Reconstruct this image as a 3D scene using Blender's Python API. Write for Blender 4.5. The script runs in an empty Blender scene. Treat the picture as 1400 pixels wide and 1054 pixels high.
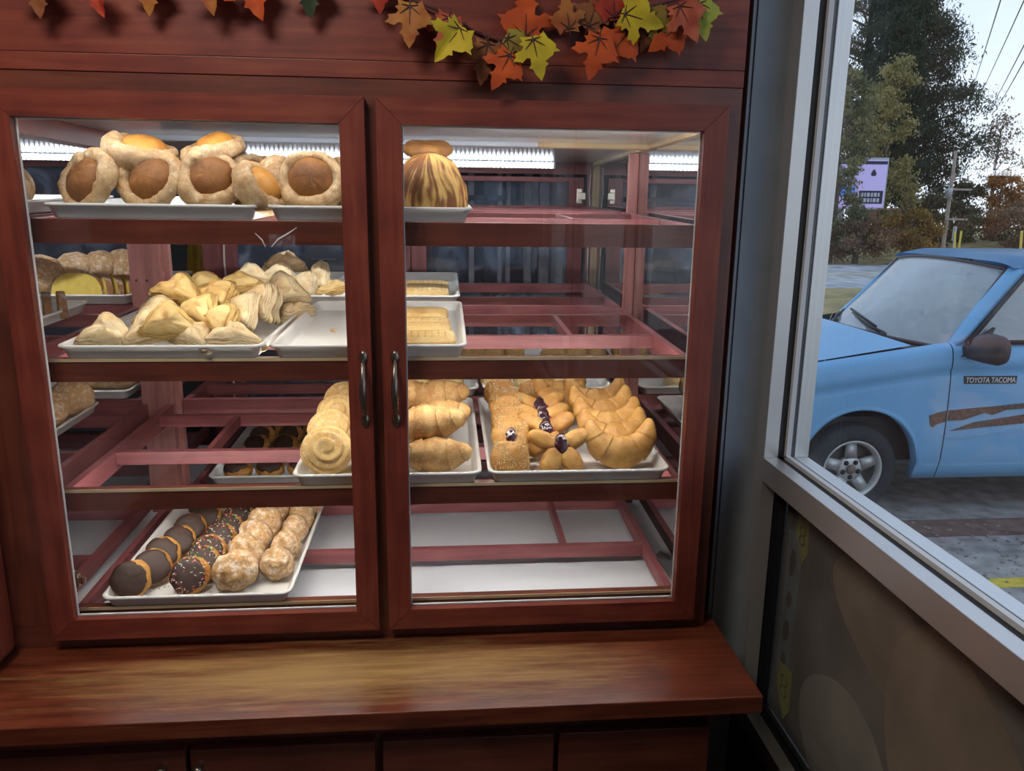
import bpy, bmesh, math, random
from math import sin, cos, pi, radians, sqrt, atan, atan2
from mathutils import Vector, Matrix, Euler, noise

# ------------------------------------------------------------------ camera, sky, exposure
SC = bpy.context.scene
COL = SC.collection
cam_data = bpy.data.cameras.new('camera')
cam = bpy.data.objects.new('camera', cam_data)
COL.objects.link(cam)
cam_data.sensor_fit = 'HORIZONTAL'
cam_data.sensor_width = 36.0
cam_data.lens = 36.0 * 1044.69 / 1400.0
cam_data.clip_start = 0.02
cam_data.clip_end = 500
CAM = Vector((0.11458, -1.34513, 0.78858))
_y, _p, _r = radians(4.96276), radians(12.86020), radians(0.67798)
_f = Vector((sin(_y) * cos(_p), cos(_y) * cos(_p), -sin(_p)))
_ri = Vector((cos(_y), -sin(_y), 0))
_u = _ri.cross(_f)
_ri, _u = cos(_r) * _ri + sin(_r) * _u, -sin(_r) * _ri + cos(_r) * _u
cam.matrix_world = Matrix(((_ri.x, _u.x, -_f.x, CAM.x), (_ri.y, _u.y, -_f.y, CAM.y), (_ri.z, _u.z, -_f.z, CAM.z), (0, 0, 0, 1)))
SC.camera = cam

SKY_STRENGTH = 1.48
LED_STRENGTH = 8.0
FRONT_FILL = 22.0
CEIL_FILL = 66.0
SHELF_FILL = 30.0
ROOM_WATTS = 29.0

world = bpy.data.worlds.new('overcast_sky')
SC.world = world
world.use_nodes = True
wt = world.node_tree
wt.nodes.clear()
w_out = wt.nodes.new('ShaderNodeOutputWorld')
w_bg = wt.nodes.new('ShaderNodeBackground')
w_tc = wt.nodes.new('ShaderNodeTexCoord')
w_sep = wt.nodes.new('ShaderNodeSeparateXYZ')
w_ramp = wt.nodes.new('ShaderNodeValToRGB')
w_noise = wt.nodes.new('ShaderNodeTexNoise')
w_mix = wt.nodes.new('ShaderNodeMixRGB')
w_map = wt.nodes.new('ShaderNodeMapping')
w_map.inputs['Scale'].default_value = (1, 1, 3.5)
w_noise.inputs['Scale'].default_value = 1.7
w_noise.inputs['Detail'].default_value = 5
w_ramp.color_ramp.elements[0].position = 0.0
w_ramp.color_ramp.elements[0].color = (0.80, 0.86, 0.94, 1)
w_ramp.color_ramp.elements[1].position = 0.42
w_ramp.color_ramp.elements[1].color = (0.50, 0.63, 0.84, 1)
w_mix.blend_type = 'MULTIPLY'
w_mix.inputs[0].default_value = 0.35
wt.links.new(w_tc.outputs['Generated'], w_sep.inputs[0])
wt.links.new(w_tc.outputs['Generated'], w_map.inputs[0])
wt.links.new(w_map.outputs[0], w_noise.inputs['Vector'])
wt.links.new(w_sep.outputs['Z'], w_ramp.inputs[0])
wt.links.new(w_ramp.outputs[0], w_mix.inputs[1])
wt.links.new(w_noise.outputs['Fac'], w_mix.inputs[2])
wt.links.new(w_mix.outputs[0], w_bg.inputs['Color'])
w_bg.inputs['Strength'].default_value = SKY_STRENGTH
wt.links.new(w_bg.outputs[0], w_out.inputs[0])

vs = SC.view_settings
vs.view_transform = 'Standard'
vs.look = 'None'
vs.exposure = 0.28
vs.gamma = 1.0
vs.use_curve_mapping = False
cy = SC.cycles
cy.use_denoising = True
cy.caustics_reflective = False
cy.caustics_refractive = False
cy.max_bounces = 10
cy.diffuse_bounces = 4
cy.glossy_bounces = 5
cy.transmission_bounces = 6
cy.transparent_max_bounces = 24
cy.sample_clamp_indirect = 4.0

# the shop's ceiling lamps behind and above the visitor
def area_lamp(name, loc, rot, sx, sy, watts, color):
    d = bpy.data.lights.new(name, 'AREA')
    d.shape = 'RECTANGLE'; d.size = sx; d.size_y = sy; d.energy = watts; d.color = color
    o = bpy.data.objects.new(name, d)
    o.location = loc; o.rotation_euler = rot
    COL.objects.link(o)
    return o
area_lamp('ceiling_lamp', (-0.75, -0.85, 1.70), (0, 0, 0), 1.1, 0.35, ROOM_WATTS, (1.0, 0.93, 0.84))
area_lamp('ceiling_lamp', (-0.3, 2.3, 1.6), (0, 0, 0), 1.2, 0.4, 1.6, (0.8, 0.9, 1.0))

# ------------------------------------------------------------------ object helpers
def link(o):
    COL.objects.link(o); return o

def tag(o, label=None, cat=None, group=None, kind=None):
    if label: o['label'] = label
    if cat: o['category'] = cat
    if group: o['group'] = group
    if kind: o['kind'] = kind
    return o

def thing(name, label, cat, loc=(0, 0, 0), rot=(0, 0, 0), group=None):
    o = bpy.data.objects.new(name, None)
    o.empty_display_size = 0.02
    o.location = loc; o.rotation_euler = rot
    link(o)
    return tag(o, label, cat, group)

def obj(name, bm, mats, parent=None, smooth=False, loc=None, rot=None):
    me = bpy.data.meshes.new(name)
    bmesh.ops.recalc_face_normals(bm, faces=bm.faces)
    bm.to_mesh(me); bm.free()
    if not isinstance(mats, (list, tuple)): mats = [mats]
    for m in mats: me.materials.append(m)
    if smooth:
        for p in me.polygons: p.use_smooth = True
    o = bpy.data.objects.new(name, me)
    link(o)
    if parent: o.parent = parent
    if loc: o.location = loc
    if rot: o.rotation_euler = rot
    return o

def obj_keep(name, bm, mats, parent=None, smooth=False):
    me = bpy.data.meshes.new(name)
    bm.to_mesh(me); bm.free()
    if not isinstance(mats, (list, tuple)): mats = [mats]
    for m in mats: me.materials.append(m)
    if smooth:
        for p in me.polygons: p.use_smooth = True
    o = link(bpy.data.objects.new(name, me))
    if parent: o.parent = parent
    return o

def struct(name, bm, m, parent=None, smooth=False):
    o = obj(name, bm, m, parent, smooth)
    if not parent: o['kind'] = 'structure'
    return o

def dup(root, loc, rot, label=None, group=None):
    r = root.copy(); link(r); r.location = loc; r.rotation_euler = rot
    if label: r['label'] = label
    if group: r['group'] = group
    for ch in list(root.children):
        c = ch.copy(); link(c); c.parent = r
        for g in list(ch.children):
            d = g.copy(); link(d); d.parent = c
    return r

# ------------------------------------------------------------------ mesh helpers
RND = random.Random(7)

def uv_layer(bm):
    return bm.loops.layers.uv.get('UVMap') or bm.loops.layers.uv.new('UVMap')

def grain_uv(bm, faces, axis):
    """UV in metres, u along the grain, so one wood material serves every board."""
    L = uv_layer(bm)
    o1, o2 = RND.uniform(0, 40), RND.uniform(0, 40)
    a, b = [k for k in (0, 1, 2) if k != axis]
    for f in faces:
        for lp in f.loops:
            c = lp.vert.co
            lp[L].uv = (c[axis] + o1, c[a] + c[b] + o2)

def box(bm, x0, x1, y0, y1, z0, z1, bev=0.0, grain=None, mi=0):
    if x0 > x1: x0, x1 = x1, x0
    if y0 > y1: y0, y1 = y1, y0
    if z0 > z1: z0, z1 = z1, z0
    tmp = bmesh.new()
    bmesh.ops.create_cube(tmp, size=1.0)
    for v in tmp.verts:
        v.co = Vector(((x0 + x1) / 2 + v.co.x * (x1 - x0), (y0 + y1) / 2 + v.co.y * (y1 - y0), (z0 + z1) / 2 + v.co.z * (z1 - z0)))
    if bev > 0:
        bmesh.ops.bevel(tmp, geom=list(tmp.edges), offset=bev, segments=2, affect='EDGES', profile=0.6)
    if grain is None:
        d = (x1 - x0, y1 - y0, z1 - z0); grain = d.index(max(d))
    grain_uv(tmp, tmp.faces, grain)
    for f in tmp.faces: f.material_index = mi
    join(bm, tmp)

def join(bm, tmp, M=None):
    """append tmp to bm (keeps UVs and material indices)"""
    if M is not None: bmesh.ops.transform(tmp, matrix=M, verts=tmp.verts)
    L2 = tmp.loops.layers.uv.get('UVMap')
    L1 = uv_layer(bm) if L2 else None
    mp = {v: bm.verts.new(v.co) for v in tmp.verts}
    for f in tmp.faces:
        try: nf = bm.faces.new([mp[v] for v in f.verts])
        except ValueError: continue
        nf.material_index = f.material_index; nf.smooth = f.smooth
        if L2:
            for a, b in zip(nf.loops, f.loops): a[L1].uv = b[L2].uv
    tmp.free()

def prism(bm, pts, axis, a0, a1, grain=0, mi=0):
    """polygon pts (in the two other axes, ascending order) extruded along axis"""
    tmp = bmesh.new()
    def mk(p, a):
        c = [0, 0, 0]; k = [i for i in (0, 1, 2) if i != axis]
        c[k[0]], c[k[1]] = p; c[axis] = a
        return tmp.verts.new(c)
    A = [mk(p, a0) for p in pts]; B = [mk(p, a1) for p in pts]
    n = len(pts)
    tmp.faces.new(A); tmp.faces.new(B[::-1])
    for i in range(n): tmp.faces.new((A[i], A[(i + 1) % n], B[(i + 1) % n], B[i]))
    bmesh.ops.recalc_face_normals(tmp, faces=tmp.faces)
    grain_uv(tmp, tmp.faces, grain)
    for f in tmp.faces: f.material_index = mi
    join(bm, tmp)

def loft(bm, loops, close=True, cap0=True, cap1=True, mi=0):
    rows = [[bm.verts.new(p) for p in lp] for lp in loops]
    n = len(rows[0])
    for a, b in zip(rows, rows[1:]):
        for i in range(n if close else n - 1):
            j = (i + 1) % n
            f = bm.faces.new((a[i], a[j], b[j], b[i])); f.material_index = mi
    if cap0: bm.faces.new(rows[0][::-1]).material_index = mi
    if cap1: bm.faces.new(rows[-1]).material_index = mi
    return rows

def tube(bm, pts, rad, n=10, mi=0):
    pts = [Vector(p) for p in pts]
    rads = rad if isinstance(rad, (list, tuple)) else [rad] * len(pts)
    loops = []
    up = Vector((0.13, 0.31, 1)).normalized()
    for i, p in enumerate(pts):
        t = (pts[min(i + 1, len(pts) - 1)] - pts[max(i - 1, 0)]).normalized()
        s = t.cross(up)
        if s.length < 1e-4: s = t.cross(Vector((1, 0, 0)))
        s.normalize(); q = s.cross(t)
        loops.append([p + (cos(2 * pi * k / n) * s + sin(2 * pi * k / n) * q) * rads[i] for k in range(n)])
    loft(bm, loops, mi=mi)

def lathe(bm, prof, n=32, M=None, mi=0):
    """prof: (r, z) list, turned round Z"""
    tmp = bmesh.new()
    rows = []
    for r, z in prof:
        if r < 1e-6: rows.append([tmp.verts.new((0, 0, z))])
        else: rows.append([tmp.verts.new((r * cos(2 * pi * k / n), r * sin(2 * pi * k / n), z)) for k in range(n)])
    for a, b in zip(rows, rows[1:]):
        for k in range(n):
            j = (k + 1) % n
            if len(a) == 1 and len(b) == 1: continue
            if len(a) == 1: f = tmp.faces.new((a[0], b[j], b[k]))
            elif len(b) == 1: f = tmp.faces.new((a[k], a[j], b[0]))
            else: f = tmp.faces.new((a[k], a[j], b[j], b[k]))
            f.material_index = mi
    for f in tmp.faces: f.smooth = True
    join(bm, tmp, M)

def grid(bm, nu, nv, f, mi=0, close_u=False):
    rows = [[bm.verts.new(f(i / (nu if close_u else nu - 1), j / (nv - 1))) for i in range(nu)] for j in range(nv)]
    for a, b in zip(rows, rows[1:]):
        for i in range(nu if close_u else nu - 1):
            k = (i + 1) % nu
            fc = bm.faces.new((a[i], a[k], b[k], b[i])); fc.material_index = mi; fc.smooth = True
    return rows

def polar(bm, nr, na, f, mi=0):
    """surface from pole to pole: f(s in 0..1, angle)"""
    rows = []
    for i in range(nr + 1):
        s = i / nr
        if i in (0, nr): rows.append([bm.verts.new(f(s, 0.0))])
        else: rows.append([bm.verts.new(f(s, 2 * pi * k / na)) for k in range(na)])
    for a, b in zip(rows, rows[1:]):
        for k in range(na):
            j = (k + 1) % na
            if len(a) == 1: fc = bm.faces.new((a[0], b[k], b[j]))
            elif len(b) == 1: fc = bm.faces.new((a[k], b[0], a[j]))
            else: fc = bm.faces.new((a[k], b[k], b[j], a[j]))
            fc.material_index = mi; fc.smooth = True
    return rows

def nz(p, s, seed=0.0):
    return noise.noise(Vector(p) * s + Vector((seed * 7.31, seed * 3.7, seed * 11.3)))

def roughen(bm, amp, scale, seed=0.0, octaves=2):
    bm.normal_update()
    ds = []
    for v in bm.verts:
        d = 0; a = amp; s = scale
        for _ in range(octaves):
            d += a * nz(v.co, s, seed); a *= 0.5; s *= 2.1
        ds.append(v.normal * d)
    for v, d in zip(bm.verts, ds): v.co += d

# ------------------------------------------------------------------ materials
def new_mat(name):
    m = bpy.data.materials.new(name); m.use_nodes = True
    nt = m.node_tree; nt.nodes.clear()
    out = nt.nodes.new('ShaderNodeOutputMaterial')
    return m, nt, out

def setp(b, **kw):
    for k, v in kw.items():
        k = k.replace('_', ' ')
        if k in b.inputs: b.inputs[k].default_value = v

def plain(name, col, rough=0.5, metal=0.0, spec=0.5, noise_amt=0.0, noise_scale=30.0, bump=0.0, coat=0.0, emit=None, estr=0.0):
    m, nt, out = new_mat(name)
    b = nt.nodes.new('ShaderNodeBsdfPrincipled')
    setp(b, Base_Color=(*col, 1), Roughness=rough, Metallic=metal, Specular_IOR_Level=spec, Coat_Weight=coat)
    if emit: setp(b, Emission_Color=(*emit, 1), Emission_Strength=estr)
    if noise_amt > 0 or bump > 0:
        tc = nt.nodes.new('ShaderNodeTexCoord')
        n = nt.nodes.new('ShaderNodeTexNoise'); n.inputs['Scale'].default_value = noise_scale; n.inputs['Detail'].default_value = 6
        nt.links.new(tc.outputs['Object'], n.inputs['Vector'])
        if noise_amt > 0:
            r = nt.nodes.new('ShaderNodeValToRGB')
            r.color_ramp.elements[0].position = 0.3; r.color_ramp.elements[1].position = 0.7
            r.color_ramp.elements[0].color = (*[c * (1 - noise_amt) for c in col], 1)
            r.color_ramp.elements[1].color = (*[min(1, c * (1 + noise_amt)) for c in col], 1)
            nt.links.new(n.outputs['Fac'], r.inputs[0]); nt.links.new(r.outputs[0], b.inputs['Base Color'])
        if bump > 0:
            bp = nt.nodes.new('ShaderNodeBump'); bp.inputs['Strength'].default_value = bump; bp.inputs['Distance'].default_value = 0.002
            nt.links.new(n.outputs['Fac'], bp.inputs['Height']); nt.links.new(bp.outputs[0], b.inputs['Normal'])
    nt.links.new(b.outputs[0], out.inputs[0])
    return m

def wood(name, dark, mid, light, rough=0.35, worn=None, coat=0.2, spec=0.5):
    """stained wood: u of the UV map runs along the grain (metres)"""
    m, nt, out = new_mat(name)
    L = nt.links.new
    b = nt.nodes.new('ShaderNodeBsdfPrincipled')
    uv = nt.nodes.new('ShaderNodeUVMap'); uv.uv_map = 'UVMap'
    mp = nt.nodes.new('ShaderNodeMapping'); mp.inputs['Scale'].default_value = (3.0, 42.0, 1)
    n1 = nt.nodes.new('ShaderNodeTexNoise'); n1.inputs['Scale'].default_value = 1.6; n1.inputs['Detail'].default_value = 7; n1.inputs['Distortion'].default_value = 0.6
    n2 = nt.nodes.new('ShaderNodeTexNoise'); n2.inputs['Scale'].default_value = 9.0; n2.inputs['Detail'].default_value = 4
    r = nt.nodes.new('ShaderNodeValToRGB')
    e = r.color_ramp.elements
    e[0].position = 0.28; e[0].color = (*dark, 1)
    e[1].position = 0.72; e[1].color = (*light, 1)
    k = e.new(0.5); k.color = (*mid, 1)
    L(uv.outputs[0], mp.inputs[0]); L(mp.outputs[0], n1.inputs['Vector']); L(uv.outputs[0], n2.inputs['Vector'])
    mx = nt.nodes.new('ShaderNodeMix'); mx.data_type = 'FLOAT'; mx.inputs[0].default_value = 0.45
    L(n1.outputs['Fac'], mx.inputs[2]); L(n2.outputs['Fac'], mx.inputs[3]); L(mx.outputs[0], r.inputs[0])
    col = r.outputs[0]
    if worn:
        wc, cx, cyy, rx, ry = worn
        tc = nt.nodes.new('ShaderNodeTexCoord')
        m2 = nt.nodes.new('ShaderNodeMapping'); m2.vector_type = 'POINT'
        m2.inputs['Location'].default_value = (-cx / rx, -cyy / ry, 0); m2.inputs['Scale'].default_value = (1 / rx, 1 / ry, 0.0)
        ln = nt.nodes.new('ShaderNodeVectorMath'); ln.operation = 'LENGTH'
        L(tc.outputs['Object'], m2.inputs[0]); L(m2.outputs[0], ln.inputs[0])
        n3 = nt.nodes.new('ShaderNodeTexNoise'); n3.inputs['Scale'].default_value = 2.0; n3.inputs['Detail'].default_value = 10; n3.inputs['Roughness'].default_value = 0.72
        m3 = nt.nodes.new('ShaderNodeMapping'); m3.inputs['Scale'].default_value = (2.0, 22.0, 1)
        L(uv.outputs[0], m3.inputs[0]); L(m3.outputs[0], n3.inputs['Vector'])
        ma = nt.nodes.new('ShaderNodeMath'); ma.operation = 'MULTIPLY_ADD'; ma.inputs[1].default_value = 1.9; ma.inputs[2].default_value = -0.85
        L(n3.outputs['Fac'], ma.inputs[0])
        ad = nt.nodes.new('ShaderNodeMath'); ad.operation = 'SUBTRACT'
        L(ma.outputs[0], ad.inputs[0])
        sb = nt.nodes.new('ShaderNodeMath'); sb.operation = 'SUBTRACT'; sb.inputs[1].default_value = 0.75
        L(ln.outputs['Value'], sb.inputs[0]); L(sb.outputs[0], ad.inputs[1])
        rr = nt.nodes.new('ShaderNodeValToRGB'); rr.color_ramp.elements[0].position = 0.0; rr.color_ramp.elements[1].position = 0.62
        L(ad.outputs[0], rr.inputs[0])
        wm = nt.nodes.new('ShaderNodeMixRGB'); wm.inputs[2].default_value = (*wc, 1)
        L(rr.outputs[0], wm.inputs[0]); L(col, wm.inputs[1])
        # grain shows through the worn patch
        wg = nt.nodes.new('ShaderNodeMixRGB'); wg.blend_type = 'MULTIPLY'; wg.inputs[0].default_value = 0.55
        gr = nt.nodes.new('ShaderNodeValToRGB'); gr.color_ramp.elements[0].position = 0.3; gr.color_ramp.elements[0].color = (0.45, 0.34, 0.28, 1); gr.color_ramp.elements[1].position = 0.6
        L(n1.outputs['Fac'], gr.inputs[0]); L(wm.outputs[0], wg.inputs[1]); L(gr.outputs[0], wg.inputs[2])
        col = wg.outputs[0]
    L(col, b.inputs['Base Color'])
    bp = nt.nodes.new('ShaderNodeBump'); bp.inputs['Strength'].default_value = 0.12; bp.inputs['Distance'].default_value = 0.001
    L(n1.outputs['Fac'], bp.inputs['Height']); L(bp.outputs[0], b.inputs['Normal'])
    setp(b, Roughness=rough, Coat_Weight=coat, Coat_Roughness=0.25, Specular_IOR_Level=spec)
    L(b.outputs[0], out.inputs[0])
    return m

def glass(name, tint=(1, 1, 1), refl=1.0, haze=0.0, haze_scale=25.0, rough=0.0, hcol=(0.75, 0.8, 0.9), hmin=0.14):
    """thin pane: transparent with a Fresnel reflection and a patchy diffuse veil"""
    m, nt, out = new_mat(name)
    L = nt.links.new
    t = nt.nodes.new('ShaderNodeBsdfTransparent'); t.inputs[0].default_value = (*tint, 1)
    g = nt.nodes.new('ShaderNodeBsdfGlossy'); g.inputs['Roughness'].default_value = rough
    ge = nt.nodes.new('ShaderNodeNewGeometry')
    dt = nt.nodes.new('ShaderNodeVectorMath'); dt.operation = 'DOT_PRODUCT'
    L(ge.outputs['Normal'], dt.inputs[0]); L(ge.outputs['Incoming'], dt.inputs[1])
    ab = nt.nodes.new('ShaderNodeMath'); ab.operation = 'ABSOLUTE'; L(dt.outputs['Value'], ab.inputs[0])
    om = nt.nodes.new('ShaderNodeMath'); om.operation = 'SUBTRACT'; om.inputs[0].default_value = 1.0; L(ab.outputs[0], om.inputs[1])
    pw = nt.nodes.new('ShaderNodeMath'); pw.operation = 'POWER'; pw.inputs[1].default_value = 5.0; L(om.outputs[0], pw.inputs[0])
    ma = nt.nodes.new('ShaderNodeMath'); ma.operation = 'MULTIPLY_ADD'; ma.inputs[1].default_value = 0.96; ma.inputs[2].default_value = 0.04
    L(pw.outputs[0], ma.inputs[0])
    mu = nt.nodes.new('ShaderNodeMath'); mu.operation = 'MULTIPLY'; mu.inputs[1].default_value = refl; mu.use_clamp = True
    L(ma.outputs[0], mu.inputs[0])
    mx = nt.nodes.new('ShaderNodeMixShader')
    L(mu.outputs[0], mx.inputs[0]); L(t.outputs[0], mx.inputs[1]); L(g.outputs[0], mx.inputs[2])
    sh = mx.outputs[0]
    if haze > 0:
        d = nt.nodes.new('ShaderNodeBsdfDiffuse'); d.inputs[0].default_value = (*hcol, 1)
        tc = nt.nodes.new('ShaderNodeTexCoord')
        n = nt.nodes.new('ShaderNodeTexNoise'); n.inputs['Scale'].default_value = haze_scale; n.inputs['Detail'].default_value = 8; n.inputs['Distortion'].default_value = 1.5
        r = nt.nodes.new('ShaderNodeValToRGB'); r.color_ramp.elements[0].position = 0.48; r.color_ramp.elements[1].position = 0.82
        r.color_ramp.elements[0].color = (haze * hmin,) * 3 + (1,); r.color_ramp.elements[1].color = (haze,) * 3 + (1,)
        L(tc.outputs['Object'], n.inputs['Vector']); L(n.outputs['Fac'], r.inputs[0])
        m2 = nt.nodes.new('ShaderNodeMixShader')
        L(r.outputs[0], m2.inputs[0]); L(sh, m2.inputs[1]); L(d.outputs[0], m2.inputs[2]); sh = m2.outputs[0]
    L(sh, out.inputs[0])
    return m

def bread(name, c_pale, c_brown, scale=28.0, bias=0.5, rough=0.6, fine=0.25, flour=None, bump=0.5, sheen=0.0, attr=None):
    """baked dough: pale to brown patches, fine crumb bump, optional flour or sugar flecks"""
    m, nt, out = new_mat(name)
    L = nt.links.new
    b = nt.nodes.new('ShaderNodeBsdfPrincipled')
    tc = nt.nodes.new('ShaderNodeTexCoord')
    oi = nt.nodes.new('ShaderNodeObjectInfo')
    ad = nt.nodes.new('ShaderNodeVectorMath'); ad.operation = 'ADD'
    cx = nt.nodes.new('ShaderNodeCombineXYZ')
    L(oi.outputs['Random'], cx.inputs[0]); L(oi.outputs['Random'], cx.inputs[1])
    L(tc.outputs['Object'], ad.inputs[0]); L(cx.outputs[0], ad.inputs[1])
    n = nt.nodes.new('ShaderNodeTexNoise'); n.inputs['Scale'].default_value = scale; n.inputs['Detail'].default_value = 6; n.inputs['Roughness'].default_value = 0.6
    L(ad.outputs[0], n.inputs['Vector'])
    r = nt.nodes.new('ShaderNodeValToRGB')
    r.color_ramp.elements[0].position = max(0.0, bias - 0.2); r.color_ramp.elements[0].color = (*c_pale, 1)
    r.color_ramp.elements[1].position = min(1.0, bias + 0.22); r.color_ramp.elements[1].color = (*c_brown, 1)
    src = n.outputs['Fac']
    if attr:
        at = nt.nodes.new('ShaderNodeAttribute'); at.attribute_name = attr
        mx = nt.nodes.new('ShaderNodeMath'); mx.operation = 'MULTIPLY_ADD'; mx.inputs[1].default_value = 0.45
        L(n.outputs['Fac'], mx.inputs[0]); L(at.outputs['Fac'], mx.inputs[2])
        sb = nt.nodes.new('ShaderNodeMath'); sb.operation = 'SUBTRACT'; sb.inputs[1].default_value = 0.22
        L(mx.outputs[0], sb.inputs[0]); src = sb.outputs[0]
    L(src, r.inputs[0])
    col = r.outputs[0]
    f = nt.nodes.new('ShaderNodeTexNoise'); f.inputs['Scale'].default_value = 420; f.inputs['Detail'].default_value = 3
    L(ad.outputs[0], f.inputs['Vector'])
    if flour:
        fc, amount, fs = flour
        v = nt.nodes.new('ShaderNodeTexNoise'); v.inputs['Scale'].default_value = fs; v.inputs['Detail'].default_value = 8; v.inputs['Roughness'].default_value = 0.75
        L(ad.outputs[0], v.inputs['Vector'])
        fr = nt.nodes.new('ShaderNodeValToRGB'); fr.color_ramp.elements[0].position = 0.62 - amount * 0.3; fr.color_ramp.elements[1].position = 0.74 - amount * 0.25
        L(v.outputs['Fac'], fr.inputs[0])
        m2 = nt.nodes.new('ShaderNodeMixRGB'); m2.inputs[2].default_value = (*fc, 1)
        L(fr.outputs[0], m2.inputs[0]); L(col, m2.inputs[1]); col = m2.outputs[0]
    mm = nt.nodes.new('ShaderNodeMixRGB'); mm.blend_type = 'OVERLAY'; mm.inputs[0].default_value = fine
    L(col, mm.inputs[1]); L(f.outputs['Fac'], mm.inputs[2])
    L(mm.outputs[0], b.inputs['Base Color'])
    bp = nt.nodes.new('ShaderNodeBump'); bp.inputs['Strength'].default_value = bump; bp.inputs['Distance'].default_value = 0.0012
    L(f.outputs['Fac'], bp.inputs['Height'])
    bp2 = nt.nodes.new('ShaderNodeBump'); bp2.inputs['Strength'].default_value = bump; bp2.inputs['Distance'].default_value = 0.003
    L(n.outputs['Fac'], bp2.inputs['Height']); L(bp.outputs[0], bp2.inputs['Normal']); L(bp2.outputs[0], b.inputs['Normal'])
    setp(b, Roughness=rough, Specular_IOR_Level=0.35, Subsurface_Weight=0.0, Sheen_Weight=sheen)
    L(b.outputs[0], out.inputs[0])
    return m

RED = wood('red_wood', (0.055, 0.013, 0.009), (0.125, 0.030, 0.017), (0.185, 0.050, 0.026), rough=0.38, coat=0.12)
REDF = wood('red_face_wood', (0.080, 0.014, 0.010), (0.170, 0.032, 0.019), (0.245, 0.058, 0.030), rough=0.42, coat=0.04, spec=0.4)
PINK = wood('pale_red_wood', (0.120, 0.033, 0.036), (0.205, 0.058, 0.063), (0.29, 0.102, 0.105), rough=0.45, coat=0.05)
LIT_POSTW = wood('lit_post_wood', (0.20, 0.075, 0.070), (0.34, 0.145, 0.130), (0.45, 0.215, 0.185), rough=0.5, coat=0.0)  # case's red wood with the posts' brighter light mixed into its colour
BENCH = wood('worn_bench_wood', (0.075, 0.015, 0.008), (0.145, 0.031, 0.013), (0.205, 0.052, 0.019), rough=0.30, coat=0.30,
             worn=((0.40, 0.235, 0.085), -0.06, -0.095, 0.70, 0.125))
YWOOD = wood('raw_wood', (0.42, 0.30, 0.15), (0.55, 0.42, 0.24), (0.66, 0.53, 0.34), rough=0.5, coat=0.0)
WHITE_PANEL = plain('white_melamine', (0.72, 0.73, 0.74), rough=0.10, spec=0.14)
WHITE_FLOOR = plain('white_base_panel', (0.78, 0.83, 0.88), rough=0.3)
TRAY = plain('white_plastic', (0.80, 0.81, 0.78), rough=0.35, noise_amt=0.04, noise_scale=8)
BRASS = plain('antique_bronze', (0.20, 0.165, 0.13), rough=0.30, metal=0.9)
NICKEL = plain('nickel', (0.75, 0.72, 0.62), rough=0.25, metal=1.0)
ALU = plain('anodised_aluminium', (0.62, 0.61, 0.60), rough=0.38, metal=0.75, noise_amt=0.03, noise_scale=3)
RUBBER = plain('black_rubber', (0.012, 0.012, 0.014), rough=0.5)
VINYL = plain('white_glazing_bead', (0.62, 0.64, 0.66), rough=0.4)
GREYPAINT = plain('grey_wall_paint', (0.34, 0.375, 0.41), rough=0.55, noise_amt=0.08, noise_scale=14, bump=0.15)
MIRROR = plain('mirror', (0.86, 0.89, 0.90), rough=0.012, metal=1.0)
PANE = glass('door_glass', refl=0.75)
REARPANE = glass('scratched_blue_veil_glass', refl=1.8, haze=0.34, haze_scale=9, hcol=(0.50, 0.68, 1.0))  # scratch haze, with a painted blue veil for the bluish reflections
WINPANE = glass('window_glass', refl=0.9, tint=(0.97, 0.985, 0.99), haze=0.036, hmin=0.5, haze_scale=3)  # faint milky veil painted in for daylight reflected off the pane
CORD = plain('white_cord', (0.75, 0.72, 0.66), rough=0.5)

# ------------------------------------------------------------------ the shop's shell
FLOOR_Z, CEIL_Z, GROUND_Z = -1.04, 1.75, -1.255
TILE = plain('brown_floor_tile', (0.10, 0.075, 0.055), rough=0.45, noise_amt=0.25, noise_scale=5)
WALLP = plain('dull_shop_wall', (0.16, 0.13, 0.11), rough=0.7, noise_amt=0.1, noise_scale=2)
CEILP = plain('ceiling_board', (0.32, 0.31, 0.30), rough=0.8)
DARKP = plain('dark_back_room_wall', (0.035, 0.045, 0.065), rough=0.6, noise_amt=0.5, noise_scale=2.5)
bm = bmesh.new(); box(bm, -4.0, 0.86, -4.6, 3.3, FLOOR_Z - 0.1, FLOOR_Z); struct('floor', bm, TILE)
bm = bmesh.new(); box(bm, -4.0, 0.86, -4.6, 3.3, CEIL_Z, CEIL_Z + 0.1); struct('ceiling', bm, CEILP)
bm = bmesh.new(); box(bm, -4.1, 0.86, -4.7, -4.6, FLOOR_Z, CEIL_Z); struct('wall_back', bm, WALLP)
bm = bmesh.new(); box(bm, -4.1, -4.0, -4.6, 3.3, FLOOR_Z, CEIL_Z); struct('wall_left', bm, WALLP)
bm = bmesh.new(); box(bm, -4.1, 0.86, 3.3, 3.4, FLOOR_Z, CEIL_Z); struct('wall_rear', bm, DARKP)
# grey painted return beside the case, with a joint line, then the outer wall running back
bm = bmesh.new()
box(bm, 0.667, 0.845, 0.101, 0.30, FLOOR_Z, CEIL_Z, bev=0.002)
box(bm, 0.70, 0.845, 0.30, 3.3, FLOOR_Z, CEIL_Z)
struct('wall_right', bm, GREYPAINT)
bm = bmesh.new(); box(bm, 0.6745, 0.6755, 0.0985, 0.101, FLOOR_Z, CEIL_Z)
struct('trim_1', bm, plain('dark_joint', (0.05, 0.055, 0.06), rough=0.7))
# knee wall below the window frame
bm = bmesh.new(); box(bm, 0.735, 0.845, -4.6, 0.101, FLOOR_Z, -0.288); struct('wall_window', bm, plain('knee_wall', (0.07, 0.06, 0.05), rough=0.6, noise_amt=0.3, noise_scale=40))

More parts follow.
